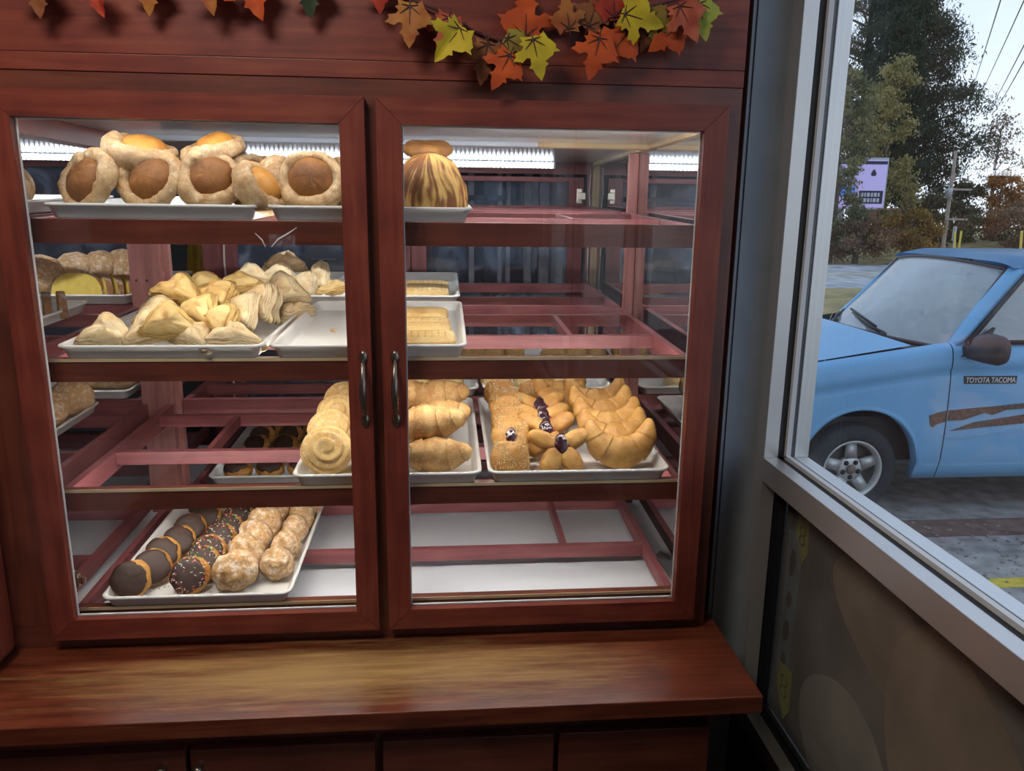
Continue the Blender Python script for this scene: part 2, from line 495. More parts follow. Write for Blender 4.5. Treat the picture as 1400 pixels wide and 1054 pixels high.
# ------------------------------------------------------------------ storefront window
win = bpy.data.objects.new('window_1', None); link(win); win['kind'] = 'structure'
XI, XO = 0.74, 0.832
def wpart(name, bm, m): 
    return obj(name, bm, m, win)
def mullion(y0, y1):
    bm = bmesh.new()
    for z0, z1 in ((0.316, 1.70), (-0.243, 0.268)):
        box(bm, XI, 0.769, y0, y1, z0, z1, bev=0.0012); box(bm, 0.803, XO, y0, y1, z0, z1, bev=0.0012)
    return bm
wpart('mullion', mullion(0.056, 0.101), ALU)
for y in (-1.30, -2.65): wpart('mullion', mullion(y - 0.045, y), ALU)
bm = bmesh.new()
for z0, z1 in ((0.268, 0.316), (-0.290, -0.243), (1.70, 1.75)):
    box(bm, XI, 0.769, -4.0, 0.101, z0, z1, bev=0.0012); box(bm, 0.803, XO, -4.0, 0.101, z0, z1, bev=0.0012)
wpart('rail', bm, ALU)
# dark rebates and glazing beads round each pane
bm = bmesh.new(); bd = bmesh.new()
for ya, yb in ((-1.30, 0.056), (-2.65, -1.345), (-4.0, -2.695)):
    for za, zb in ((0.316, 1.70), (-0.243, 0.268)):
        # rebate behind the inner half, set back 4 mm
        for (a, b, c, d) in ((ya, ya + 0.0005, za, zb), (yb - 0.0005, yb + 0.02, za, zb)):
            box(bm, 0.7692, 0.8028, b - 0.0005 if a == ya else a + 0.004, (b if a == ya else b), c, d)
        box(bm, 0.7692, 0.8028, ya, yb, za - 0.02, za - 0.003)
        box(bm, 0.7692, 0.8028, ya, yb, zb + 0.003, zb + 0.02)
        # bead
        bdd = bd if za > 0 else bm
        box(bdd, 0.783, 0.7925, yb - 0.006, yb + 0.004, za, zb); box(bdd, 0.783, 0.7925, ya - 0.004, ya + 0.006, za, zb)
        box(bdd, 0.783, 0.7925, ya, yb, za - 0.004, za + 0.005); box(bdd, 0.783, 0.7925, ya, yb, zb - 0.005, zb + 0.004)
wpart('glazing_rebate', bm, RUBBER)
wpart('glazing_bead', bd, VINYL)
for ya, yb in ((-1.30, 0.056), (-2.65, -1.345), (-4.0, -2.695)):
    for za, zb in ((0.316, 1.70), (-0.243, 0.268)):
        bm = bmesh.new(); box(bm, 0.794, 0.800, ya, yb, za, zb); wpart('pane', bm, WINPANE)
bm = bmesh.new(); box(bm, 0.74, 0.845, -4.6, -4.0, -0.29, CEIL_Z); struct('wall_front', bm, WALLP)

# printed window film on the street side of the low pane
POSTB = plain('film_brown', (0.150, 0.118, 0.090), rough=0.6, noise_amt=0.35, noise_scale=5)
def film(name, col, na=0.2): return plain(name, col, rough=0.6, noise_amt=na, noise_scale=9)
ps = thing('window_film', 'dull brown printed film of loaves on the low window pane', 'window film', (0.8005, -0.60, 0.01))
bm = bmesh.new(); box(bm, 0, 0.0008, -0.69, 0.655, -0.252, 0.257); obj('film_sheet', bm, POSTB, ps)
def blob_print(cy_, cz_, ry, rz, ang, m, name, d=0.0006, n=40):
    bm = bmesh.new(); pts = []
    for k in range(n):
        a = 2 * pi * k / n; w = 1 + 0.05 * sin(3 * a + cy_ * 9)
        y, z = ry * cos(a) * w, rz * sin(a) * w
        pts.append((cy_ + y * cos(ang) - z * sin(ang), cz_ + y * sin(ang) + z * cos(ang)))
    prism(bm, pts, 0, -d, -0.0001)
    return obj(name, bm, m, ps)
TAN = film('film_tan', (0.20, 0.150, 0.100)); PALE = film('film_pale', (0.21, 0.185, 0.150)); DK = film('film_dark', (0.095, 0.075, 0.062))
blob_print(0.36, -0.17, 0.17, 0.135, 0.5, PALE, 'printed_loaf', 0.0009)
blob_print(0.10, 0.02, 0.20, 0.16, 0.9, TAN, 'printed_loaf', 0.0007)
blob_print(0.30, 0.13, 0.16, 0.085, 0.3, film('film_ochre', (0.175, 0.135, 0.095)), 'printed_loaf', 0.0006)
blob_print(-0.20, -0.03, 0.17, 0.19, 0.2, DK, 'printed_shadow', 0.0006)
bm = bmesh.new(); prism(bm, [(0.585, -0.16), (0.640, -0.16), (0.640, 0.16), (0.575, 0.18)], 0, -0.0008, -0.0001); obj('printed_band', bm, film('film_grey', (0.17, 0.18, 0.175)), ps)
for (cz_, ry, rz) in ((0.10, 0.012, 0.030), (0.02, 0.011, 0.018), (-0.05, 0.012, 0.024), (-0.115, 0.010, 0.018)):
    blob_print(0.612, cz_, ry, rz, 0.1, DK, 'printed_mark', 0.0012)
YEL = film('film_yellow', (0.26, 0.235, 0.07)); GRN = film('film_green', (0.10, 0.11, 0.03))
for (cy_, cz_, s) in ((0.60, -0.175, 1.0), (0.585, 0.165, 0.8)):
    bm = bmesh.new(); prism(bm, [(cy_ - 0.035 * s, cz_ - 0.03 * s), (cy_ - 0.012 * s, cz_ - 0.065 * s), (cy_ + 0.03 * s, cz_ + 0.0), (cy_ + 0.025 * s, cz_ + 0.05 * s), (cy_ - 0.03 * s, cz_ + 0.055 * s)], 0, -0.0013, -0.0001); obj('printed_tag', bm, YEL, ps)
    for q in (-1, 1):
        bm = bmesh.new(); a = [(-0.0018, cy_ + 0.013 * s * cos(t * pi / 8) - 0.003, cz_ + (0.012 * q + 0.008 + 0.012 * sin(t * pi / 8)) * s) for t in range(17)]
        tube(bm, a, 0.0014, 6); obj('printed_scroll', bm, GRN, ps)
bm = bmesh.new(); box(bm, 0.789, 0.7935, -0.275, -0.215, 0.236, 0.266); tag(obj('tape_patch', bm, plain('pale_tape', (0.30, 0.30, 0.28), rough=0.5)), 'pale scrap of tape on low pane under the sill', 'tape')

# ------------------------------------------------------------------ counter ledge and base cabinet
bm = bmesh.new(); box(bm, -0.70, 0.657, -0.215, 0.0985, -0.060, -0.027, bev=0.002, grain=0)
tag(obj('counter_ledge', bm, BENCH), 'worn red-brown wooden ledge running below both glass doors', 'ledge')
base = thing('base_cabinet', 'dark red wooden base cabinet under the worn ledge', 'cabinet', (0, 0, FLOOR_Z))
bm = bmesh.new(); box(bm, -0.70, 0.585, -0.168, 0.0985, 0.0, -0.0605 - FLOOR_Z, grain=0); obj('carcass', bm, RED, base)
for i, (xa, xb) in enumerate(((-0.66, -0.330), (-0.322, -0.014), (-0.001, 0.296), (0.305, 0.576))):
    bm = bmesh.new(); box(bm, xa, xb, -0.190, -0.1685, 0.30, -0.101 - FLOOR_Z, bev=0.0025, grain=0)
    d = obj('cupboard_door', bm, RED, base)
    if i < 2:
        kx = -0.365 if i == 0 else -0.306
        bm = bmesh.new(); lathe(bm, [(0, 0.022), (0.006, 0.0215), (0.0095, 0.017), (0.009, 0.012), (0.0045, 0.009), (0.005, 0.0)], 20, Matrix.Translation((kx, -0.190, -0.131 - FLOOR_Z)) @ Matrix.Rotation(radians(90), 4, 'X'))
        obj('knob', bm, BRASS, d, True)

# ------------------------------------------------------------------ display case
DW, GAP, DH, SW, ST, SB = 0.60, 0.0191, 0.9693, 0.0415, 0.0426, 0.0407
MX = 0.606           # mirror plane on the right-hand side
CZ = 0.946           # case ceiling
BY = 1.23            # back frame
case = thing('display_case', 'red wooden pastry case with two glass doors beside window', 'display case', (0, 0, -0.027))
CO = Vector((0, 0, 0.027))
def cpart(name, bm, m, parent=None, smooth=False):
    for v in bm.verts: v.co += CO
    return obj(name, bm, m, parent or case, smooth)
# face frame, header, sides, top, floor
bm = bmesh.new()
box(bm, -0.70, -0.600, 0.0225, 0.0415, 0.0202, 0.9448, grain=2)
box(bm, 0.575, 0.629, 0.0225, 0.0415, 0.0202, 0.9448, grain=2)
box(bm, -0.032, 0.013, 0.0225, 0.0415, 0.0202, 0.9448, grain=2)
box(bm, -0.70, 0.629, 0.0225, 0.0415, -0.0268, 0.020, grain=0)
box(bm, -0.70, 0.629, 0.0225, 0.0415, 0.945, 1.0, grain=0)
cpart('face_frame', bm, RED)
bm = bmesh.new()
box(bm, -0.70, 0.629, 0.0205, 0.0415, 1.0008, 1.028, bev=0.0008, grain=0)
box(bm, -0.70, 0.629, 0.0195, 0.0415, 1.0285, 1.30, bev=0.0008, grain=0)
box(bm, -0.70, 0.629, 0.0200, 0.0415, 1.3005, 1.749, grain=0)
cpart('header_board', bm, REDF)
bm = bmesh.new(); box(bm, 0.608, 0.629, 0.0417, 1.25, -0.0268, 1.749, grain=2); cpart('side_panel', bm, RED)
bm = bmesh.new(); box(bm, 0.6055, 0.6078, 0.0417, 1.2295, -0.006, CZ - 0.0005); cpart('side_mirror', bm, MIRROR)
bm = bmesh.new(); box(bm, -0.64, 0.6078, 0.0417, 1.25, CZ, CZ + 0.02); cpart('top_panel', bm, WHITE_PANEL)
bm = bmesh.new(); box(bm, -0.64, 0.6055, 0.0417, 1.25, -0.026, -0.008); cpart('base_panel', bm, WHITE_FLOOR)
bm = bmesh.new()
box(bm, 0.330, 0.5955, 0.512, 0.545, CZ - 0.011, CZ - 0.0003, grain=0)
cpart('ceiling_batten', bm, YWOOD)
bm = bmesh.new(); box(bm, -0.60, 0.330, 0.512, 0.545, CZ - 0.010, CZ - 0.0003, grain=0)
o = cpart('ceiling_batten', bm, plain('pale_blue_strip', (0.55, 0.62, 0.72), rough=0.35)); o['label'] = 'pale blue-white strip across the ceiling'
bm = bmesh.new(); box(bm, 0.5945, 0.6052, 0.0417, 1.22, CZ - 0.010, CZ - 0.0003, grain=1); box(bm, 0.5945, 0.6052, 0.66, 0.672, -0.008, CZ - 0.0105, grain=2); box(bm, 0.5945, 0.6052, 1.212, 1.2195, 0.05, CZ - 0.0105, grain=2); cpart('corner_bead', bm, YWOOD)
# side posts half-way back
bm = bmesh.new(); box(bm, 0.580, 0.6052, 0.640, 0.6595, -0.008, CZ - 0.0115, bev=0.001, grain=2); cpart('post', bm, LIT_POSTW)
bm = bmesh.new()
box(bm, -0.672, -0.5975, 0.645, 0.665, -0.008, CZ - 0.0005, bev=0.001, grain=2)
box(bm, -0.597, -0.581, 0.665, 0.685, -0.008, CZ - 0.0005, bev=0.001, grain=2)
pst = cpart('post', bm, LIT_POSTW)
for z in (0.609, 0.358, 0.85):
    for x in (-0.657, -0.632): bm = bmesh.new(); lathe(bm, [(0, 0.0012), (0.003, 0.001), (0.003, 0.0)], 12, Matrix.Translation((x, 0.645, z)) @ Matrix.Rotation(radians(90), 4, 'X')); cpart('screw', bm, RUBBER, pst)
bm = bmesh.new(); box(bm, -0.665, -0.615, 0.0417, 0.6445, CZ - 0.036, CZ - 0.0005, grain=1); cpart('ceiling_beam', bm, RED)
# back frame: header, posts, rails
bm = bmesh.new()
box(bm, -0.64, 0.605, BY, BY + 0.02, 0.908, CZ - 0.0005, grain=0)
box(bm, -0.64, 0.605, BY, BY + 0.02, -0.0075, 0.045, grain=0)
box(bm, -0.64, 0.605, BY, BY + 0.02, 0.440, 0.486, grain=0)
box(bm, 0.580, 0.605, BY, BY + 0.02, 0.045, 0.908, grain=2)
box(bm, -0.64, -0.606, BY, BY + 0.02, 0.045, 0.908, grain=2)
box(bm, 0.000, 0.032, BY, BY + 0.02, 0.045, 0.908, grain=2)
cpart('back_frame', bm, PINK)
HAZE = REARPANE
def rear_door(xa, xb, za, zb, hinge):
    bm = bmesh.new(); w = 0.050; t0, t1 = BY - 0.018, BY - 0.0006
    box(bm, xa, xa + w, t0, t1, za, zb, bev=0.002, grain=2); box(bm, xb - w, xb, t0, t1, za, zb, bev=0.002, grain=2)
    box(bm, xa + w, xb - w, t0, t1, zb - 0.016, zb, bev=0.002, grain=0); box(bm, xa + w, xb - w, t0, t1, za, za + 0.020, bev=0.002, grain=0)
    d = cpart('rear_door', bm, PINK)
    bm = bmesh.new(); box(bm, xa + w, xb - w, BY - 0.011, BY - 0.006, za + 0.02, zb - 0.016); cpart('pane', bm, HAZE, d)
    if hinge and za > 0.4:
        bm = bmesh.new(); x = xb - 0.012
        box(bm, x - 0.011, x + 0.006, t0 - 0.004, t0 - 0.0005, 0.815, 0.862, bev=0.001)
        box(bm, x - 0.006, x + 0.016, t0 - 0.018, t0 - 0.004, 0.826, 0.851, bev=0.003)
        cpart('hinge', bm, NICKEL, d)
    return d
rear_door(0.0, 0.565, 0.478, 0.898, True)
rear_door(-0.606, -0.002, 0.478, 0.898, False)
rear_door(0.0, 0.565, 0.040, 0.446, True)
rear_door(-0.606, -0.002, 0.040, 0.446, False)
# front doors
def oval_handle(x):
    bm = bmesh.new(); z0, z1 = 0.418, 0.533; zc = (z0 + z1) / 2
    for z in (z0, z1):
        lathe(bm, [(0, 0.0050), (0.0045, 0.0046), (0.0080, 0.0032), (0.009, 0.0)], 24, Matrix.Translation((x, 0, z)) @ Matrix.Rotation(radians(90), 4, 'X') @ Matrix.Diagonal((0.85, 1.45, 1, 1)))
    pts, rad = [], []
    for i in range(17):
        s = i / 16; a = 2 * s - 1
        pts.append((x, -0.004 - 0.021 * (1 - abs(a) ** 2.6), zc + a * (z1 - z0 - 0.008) / 2))
        rad.append(0.0026 + 0.0042 * (1 - abs(a)) ** 0.6)
    tube(bm, pts, rad, 14)
    return bm
def glass_door(xa, hx, lab):
    xb = xa + DW
    bm = bmesh.new(); t = 0.0205
    def P(pts, g): prism(bm, pts, 1, 0.0, t, grain=g)
    e = 0.0004
    P([(xa, 0), (xb, 0), (xb - SW - e, SB - e), (xa + SW + e, SB - e)], 0)
    P([(xa, DH), (xa + SW + e, DH - ST + e), (xb - SW - e, DH - ST + e), (xb, DH)], 0)
    P([(xa, 0.001), (xa + SW, SB), (xa + SW, DH - ST), (xa, DH - 0.001)], 2)
    P([(xb, 0.001), (xb, DH - 0.001), (xb - SW, DH - ST), (xb - SW, SB)], 2)
    bmesh.ops.remove_doubles(bm, verts=bm.verts, dist=1e-6)
    d = cpart('door', bm, REDF)
    d['label'] = lab
    bm = bmesh.new(); box(bm, xa + SW - 0.006, xb - SW + 0.006, 0.011, 0.015, SB - 0.006, DH - ST + 0.006); cpart('pane', bm, PANE, d)
    bm = bmesh.new(); ia, ib, ja, jb = xa + SW + 0.0002, xb - SW - 0.0002, SB + 0.0002, DH - ST - 0.0002
    box(bm, ia, ia + 0.0018, 0.0155, 0.0195, ja, jb); box(bm, ib - 0.0018, ib, 0.0155, 0.0195, ja, jb); box(bm, ia + 0.0036, ib - 0.0036, 0.0155, 0.0195, ja, ja + 0.0025); box(bm, ia + 0.0036, ib - 0.0036, 0.0155, 0.0195, jb - 0.002, jb)
    cpart('glazing_bead', bm, VINYL, d)
    cpart('handle', oval_handle(hx), BRASS, d, True)['label'] = 'dark bronze bow handle'
glass_door(0.0, 0.0225, 'right-hand glass door in a mitred red frame')
glass_door(-GAP - DW, -0.033, 'left-hand glass door in a mitred red frame')

bm = bmesh.new(); box(bm, -0.5985, -0.583, 0.0425, 0.056, 0.083, 0.112, bev=0.002); box(bm, -0.583, -0.572, 0.044, 0.054, 0.090, 0.105, bev=0.003); cpart('hinge', bm, NICKEL)
tp_ = thing('tape_scrap', 'curled clear tape scrap on the left door glass over top shelf board', 'tape', (-0.165, 0.0105, 0.745))
bm = bmesh.new(); box(bm, -0.022, 0.022, -0.0004, 0.0, -0.022, 0.0, bev=0.0001); obj('tape_film', bm, glass('tape_film', refl=1.5, haze=0.12, haze_scale=60), tp_)
bm = bmesh.new(); tube(bm, [(-0.018, -0.001, -0.021), (-0.006, -0.0015, -0.008), (0.010, -0.0015, 0.001), (0.026, -0.001, 0.012)], [0.0006, 0.0014, 0.0013, 0.0005], 6); tube(bm, [(-0.044, -0.001, 0.002), (-0.033, -0.0015, -0.009), (-0.028, -0.001, -0.021)], [0.0004, 0.0011, 0.0005], 6); obj('curled_edge', bm, VINYL, tp_)
# shelf racks: open frames of thin red boards, slightly higher at the back
SL = 0.0375
LEVEL = {'top': 0.767, 'upper': 0.521, 'middle': 0.273, 'bottom': 0.033}
def shelf_z(lv, y): return LEVEL[lv] + SL * (y - 0.06)
def rack(parent_fn, x0, x1, ya, yb, z0, cross, div, h=0.042):
    """one open rack; boards follow the shelf's slight slope"""
    def sl(bm):
        for v in bm.verts: v.co.z += SL * (v.co.y - 0.06)
        return bm
    bm = bmesh.new()
    box(bm, x0, x1, ya, ya + 0.017, z0 - h, z0, bev=0.001, grain=0)
    r = parent_fn('shelf_rack', sl(bm), RED if ya < 0.1 else PINK)
    for xa in (x0, x1 - 0.016):
        bm = bmesh.new(); box(bm, xa, xa + 0.016, ya + 0.0172, yb, z0 - h, z0, bev=0.001, grain=1); parent_fn('side_rail', sl(bm), PINK, r)
    for y in cross:
        bm = bmesh.new(); box(bm, x0 + 0.0162, x1 - 0.0162, y, y + 0.017, z0 - min(h, 0.029), z0 - 0.0005, bev=0.001, grain=0); parent_fn('cross_rail', sl(bm), PINK, r)
    for x in div:
        bm = bmesh.new(); box(bm, x - 0.006, x + 0.006, cross[0] + 0.0172, cross[1] - 0.0002, z0 - min(h, 0.029) + 0.003, z0 - 0.001, bev=0.001, grain=1); parent_fn('divider', sl(bm), PINK, r)
    return r
for lv in ('top', 'upper', 'middle', 'bottom'):
    hh = 0.030 if lv == 'bottom' else 0.042
    rack(cpart, -0.604, 0.578, 0.060, 0.630, LEVEL[lv], (0.266, 0.525), (-0.401, 0.382), hh)
    rack(cpart, -0.5785, 0.578, 0.668, 1.195, LEVEL[lv], (0.82, 1.12), (), hh)
# the pale edge strip on each front rail
for lv in ('upper', 'middle', 'bottom'):
    bm = bmesh.new(); box(bm, -0.60, 0.575, 0.058, 0.0598, LEVEL[lv] - 0.005, LEVEL[lv] + 0.0008, grain=0); cpart('edge_strip', bm, YWOOD)
# white cords down the back right corner and the back left post
def cord(pts, r=0.0022, parent=None):
    bm = bmesh.new(); tube(bm, pts, r, 8); return cpart('light_cord', bm, CORD, parent, True)
cord([(0.586, 1.205, 0.930), (0.583, 1.206, 0.85), (0.588, 1.206, 0.78), (0.584, 1.206, 0.70), (0.586, 1.206, 0.5), (0.585, 1.206, 0.06)])
cord([(-0.595, 1.208, 0.90), (-0.592, 1.208, 0.75), (-0.597, 1.208, 0.62), (-0.594, 1.208, 0.5), (-0.595, 1.208, 0.1)], 0.003)

# LED strip under the ceiling at the back
HOUS = plain('lamp_housing', (0.8, 0.82, 0.85), rough=0.3)
LED = plain('white_led', (0.9, 0.95, 1.0), rough=0.5, emit=(0.80, 0.90, 1.0), estr=LED_STRENGTH)
def led_strip(x0, x1, y, z, label, pitch=0.0142):
    s = thing('light_strip', label, 'light', ((x0 + x1) / 2, y, z), group='strip lights in the cases')
    hw = (x1 - x0) / 2
    bm = bmesh.new(); box(bm, -hw, hw, 0.0, 0.016, -0.010, 0.010, bev=0.002)
    box(bm, -hw - 0.008, -hw - 0.0003, -0.004, 0.016, -0.011, 0.011, bev=0.003); box(bm, hw + 0.0003, hw + 0.008, -0.004, 0.016, -0.011, 0.011, bev=0.003)
    obj('housing', bm, HOUS, s)
    bm = bmesh.new(); n = int((x1 - x0) / pitch)
    for i in range(n):
        x = -hw + (i + 0.5) * (2 * hw / n); box(bm, x - 0.0036, x + 0.0036, -0.0035, -0.0003, -0.0085, 0.0085)
    obj('led_row', bm, LED, s)
led_strip(-0.505, 0.461, 1.206, 0.934, 'long white strip light at the back of the case with two doors')

def front_fill_strip(x0, x1, label):  # added fill lamp out of sight above the doors, brightens the shelves
    s = thing('light_strip', label, 'light', ((x0 + x1) / 2, 0.046, 0.938), group='strip lights in the cases')
    hw = (x1 - x0) / 2
    bm = bmesh.new(); box(bm, -hw, hw, -0.004, 0.006, -0.007, 0.0075, bev=0.001); obj('housing', bm, HOUS, s)
    bm = bmesh.new(); box(bm, -hw + 0.01, hw - 0.01, 0.0063, 0.0085, -0.006, 0.006)
    obj('led_row', bm, plain('front_fill_led', (0.9, 0.95, 1.0), rough=0.5, emit=(0.95, 0.95, 1.0), estr=FRONT_FILL), s)
def shelf_fill_strip(lv, label):  # added fill lamps concealed under the shelves to brighten the lower levels
    z = LEVEL[lv] - 0.034
    s = thing('light_strip', label, 'light', (-0.013, 0.080, z), group='strip lights in the cases')
    bm = bmesh.new(); box(bm, -0.57, 0.57, -0.0025, 0.005, -0.005, 0.005, bev=0.001); obj('housing', bm, HOUS, s)
    bm = bmesh.new()
    box(bm, -0.56, 0.56, 0.0052, 0.0125, -0.004, 0.004)
    obj('led_row', bm, SHELF_FILL_GLOW, s)
SHELF_FILL_GLOW = plain('shelf_fill_led', (0.9, 0.95, 1.0), rough=0.5, emit=(1.0, 0.95, 0.88), estr=SHELF_FILL)
for lv, nm in (('top', 'top'), ('upper', 'second'), ('middle', 'third')): shelf_fill_strip(lv, 'added unseen fill strip behind the front board of the %s shelf' % nm)
s_ = thing('light_strip', 'added unseen fill strip behind the batten across the case ceiling', 'light', (-0.013, 0.556, 0.9425), group='strip lights in the cases')  # added fill lamp, unseen, brightens the back half of the case
bm = bmesh.new(); box(bm, -0.56, 0.56, -0.009, 0.009, -0.0025, 0.003, bev=0.0005); obj('housing', bm, HOUS, s_)
bm = bmesh.new()
box(bm, -0.555, 0.555, -0.006, 0.006, -0.0036, -0.0027)
obj('led_row', bm, plain('ceiling_fill_led', (0.9, 0.95, 1.0), rough=0.5, emit=(0.92, 0.96, 1.0), estr=CEIL_FILL), s_)
front_fill_strip(-0.58, 0.58, 'added unseen fill strip inside the case top above the glass doors')

# ------------------------------------------------------------------ corner case on the left
ccase = thing('display_case', 'red wooden corner case left of the two glass doors', 'display case', (-1.0, 0, -0.027))
CC = Vector((1.0, 0, 0.027))
def kpart(name, bm, m, parent=None, smooth=False):
    for v in bm.verts: v.co += CC
    return obj(name, bm, m, parent or ccase, smooth)
bm = bmesh.new(); box(bm, -1.45, -0.6405, 0.0417, 1.25, CZ, CZ + 0.02); box(bm, -1.45, -0.7205, -1.3, 0.0416, CZ, CZ + 0.02); kpart('top_panel', bm, WHITE_PANEL)
bm = bmesh.new(); box(bm, -1.45, -0.6405, 0.0417, 1.25, -0.026, -0.008); box(bm, -1.45, -0.7205, -1.3, 0.0416, -0.026, -0.008); kpart('base_panel', bm, WHITE_FLOOR)
bm = bmesh.new(); box(bm, -1.47, -1.451, -1.3, 1.25, -0.026, 1.30, grain=1); kpart('side_panel', bm, RED)
bm = bmesh.new()
box(bm, -1.45, -0.80, BY, BY + 0.02, 0.908, CZ - 0.0005, grain=0); box(bm, -1.45, -0.80, BY, BY + 0.02, -0.0075, 0.045, grain=0); box(bm, -1.45, -0.80, BY, BY + 0.02, 0.44, 0.486, grain=0)
box(bm, -0.83, -0.80, BY, BY + 0.02, 0.045, 0.908, grain=2); box(bm, -1.45, -1.40, BY, BY + 0.02, 0.045, 0.908, grain=2)
box(bm, -0.67, -0.6405, BY, BY + 0.02, -0.0075, CZ - 0.0005, grain=2)
kpart('back_frame', bm, PINK)
bm = bmesh.new(); box(bm, -1.40, -0.83, BY + 0.006, BY + 0.011, 0.045, 0.44); box(bm, -1.40, -0.83, BY + 0.006, BY + 0.011, 0.486, 0.908); kpart('pane', bm, HAZE)
for lv in ('top', 'upper', 'middle', 'bottom'):
    hh = 0.030 if lv == 'bottom' else 0.042
    rack(kpart, -1.40, -0.652, 0.060, 0.630, LEVEL[lv], (0.266, 0.525), (-1.05,), hh)
    rack(kpart, -1.40, -0.682, 0.668, 1.195, LEVEL[lv], (0.82, 1.12), (), hh)
# the leg of the corner case that runs toward the visitor, with its own glass door
bm = bmesh.new()
XF = -0.7005
box(bm, -0.7205, XF, -1.3, -1.24, -0.0268, 1.749, grain=2)
box(bm, -0.7205, XF, -1.24, 0.0195, 0.945, 1.749, grain=1)
box(bm, -0.7205, XF, -1.24, 0.0195, -0.0268, 0.010, grain=1)
box(bm, -0.7205, XF, -0.02, 0.0195, 0.010, 0.945, grain=2)
kpart('face_frame', bm, RED)
bm = bmesh.new(); ya, yb = -1.20, -0.010; xa, xb = XF + 0.0005, XF + 0.0205
box(bm, xa, xb, ya, ya + SW, 0, DH, bev=0.0015, grain=2); box(bm, xa, xb, yb - SW, yb, 0, DH, bev=0.0015, grain=2)
box(bm, xa, xb, ya + SW, yb - SW, 0, SB, bev=0.0015, grain=1); box(bm, xa, xb, ya + SW, yb - SW, DH - ST, DH, bev=0.0015, grain=1)
d = kpart('door', bm, REDF)
bm = bmesh.new(); box(bm, xa + 0.006, xa + 0.010, ya + SW, yb - SW, SB, DH - ST); kpart('pane', bm, PANE, d)
s_ = thing('light_strip', 'added unseen fill strip across the corner case ceiling, behind its batten', 'light', (-1.02, 0.556, 0.9425), group='strip lights in the cases')  # another added fill lamp, unseen, brightens the corner case
bm = bmesh.new(); box(bm, -0.33, 0.33, -0.009, 0.009, -0.0025, 0.003, bev=0.0005); obj('housing', bm, HOUS, s_)
bm = bmesh.new()
box(bm, -0.325, 0.325, -0.006, 0.006, -0.0036, -0.0027)
obj('led_row', bm, bpy.data.materials['ceiling_fill_led'], s_)
bm = bmesh.new(); box(bm, -1.40, -0.685, 0.512, 0.545, CZ - 0.010, CZ - 0.0003, grain=0); kpart('ceiling_batten', bm, YWOOD)
led_strip(-1.38, -0.905, 1.206, 0.934, 'short white strip light at the back of the corner case')
bm = bmesh.new(); box(bm, -1.45, -0.705, -1.3, 0.018, FLOOR_Z, -0.0275, grain=1)
tag(obj('base_cabinet', bm, RED), 'dark red base under the corner case at far left', 'cabinet')

# ------------------------------------------------------------------ what stands behind the case
bm = bmesh.new(); box(bm, -0.2, 0.62, 1.27, 1.75, 0.464, 0.478, bev=0.003)
box(bm, -0.19, -0.16, 1.29, 1.73, FLOOR_Z, 0.464); box(bm, 0.58, 0.61, 1.29, 1.73, FLOOR_Z, 0.464)
tag(obj('work_table', bm, plain('steel_table', (0.40, 0.43, 0.47), rough=0.3, metal=0.8)), 'steel work table behind the rear glass', 'table')
CLEAR = glass('clear_plastic', refl=1.8, haze=0.10, haze_scale=40)
def clamshell(x, y, lab):
    t = thing('clear_box', lab, 'plastic box', (x, y, 0.4785), (0, 0, radians(4)))
    bm = bmesh.new()
    for a in ((-0.09, 0.09, -0.05, -0.047), (-0.09, 0.09, 0.047, 0.05), (-0.09, -0.087, -0.047, 0.047), (0.087, 0.09, -0.047, 0.047)): box(bm, *a, 0.0, 0.05)
    box(bm, -0.087, 0.087, -0.047, 0.047, 0.0, 0.002); obj('tub', bm, CLEAR, t)
    bm = bmesh.new(); box(bm, -0.094, 0.094, -0.054, 0.054, 0.0502, 0.054, bev=0.001); obj('lid', bm, CLEAR, t)
clamshell(0.335, 1.50, 'clear plastic box of biscuits behind the rear glass')
for i in range(11):
    bm = bmesh.new(); polar(bm, 6, 16, lambda s, a: Vector((0.0055 * sin(pi * s) ** 0.4 * (1 if 0 else 1) * cos(pi * s) * 1.3, 0.032 * sin(pi * s) ** 0.6 * cos(a), 0.02 + 0.018 * sin(pi * s) ** 0.6 * sin(a))))
    o = obj('biscuit', bm, plain('biscuit_dough', (0.50, 0.33, 0.17), rough=0.7), smooth=True) if i == 0 else bpy.data.objects.new('biscuit', bpy.data.objects['biscuit'].data)
    if i: link(o); bm.free()
    o.location = (0.26 + i * 0.015, 1.495 + i * 0.001, 0.4815); tag(o, 'tan biscuit in a row inside the clear box behind the glass', 'biscuit', 'biscuits in the clear box')
# yellow apron hung on the back room partition seen through the open rear of the corner case
bm = bmesh.new(); box(bm, -1.15, -0.70, 1.50, 1.52, FLOOR_Z, 1.2); tag(obj('partition_board', bm, plain('slate_board', (0.055, 0.065, 0.08), rough=0.7, noise_amt=0.2, noise_scale=20)), 'dark slate board standing behind the open rear of corner case', 'board')
bm = bmesh.new()
def ap(u, v):
    w = 0.022 + 0.030 * v ** 0.7
    return Vector(((u - 0.5) * 2 * w + 0.004 * sin(7 * v), 0.010 * sin(u * 17 + 2 * v) - 0.004, -0.42 * v))
grid(bm, 25, 16, ap)
bmesh.ops.solidify(bm, geom=list(bm.faces), thickness=0.002)
tag(obj('apron', bm, plain('mustard_cloth', (0.62, 0.42, 0.06), rough=0.85, noise_amt=0.15, noise_scale=40), smooth=True, loc=(-0.762, 1.478, 0.80)), 'mustard yellow apron hanging on the dark slate board', 'apron')
rk = thing('wire_rack', 'grey bars built in place of window reflections in right rear glass', 'rack', (0.50, 1.95, FLOOR_Z))  # bars built in place of window mullions reflected in the rear glass
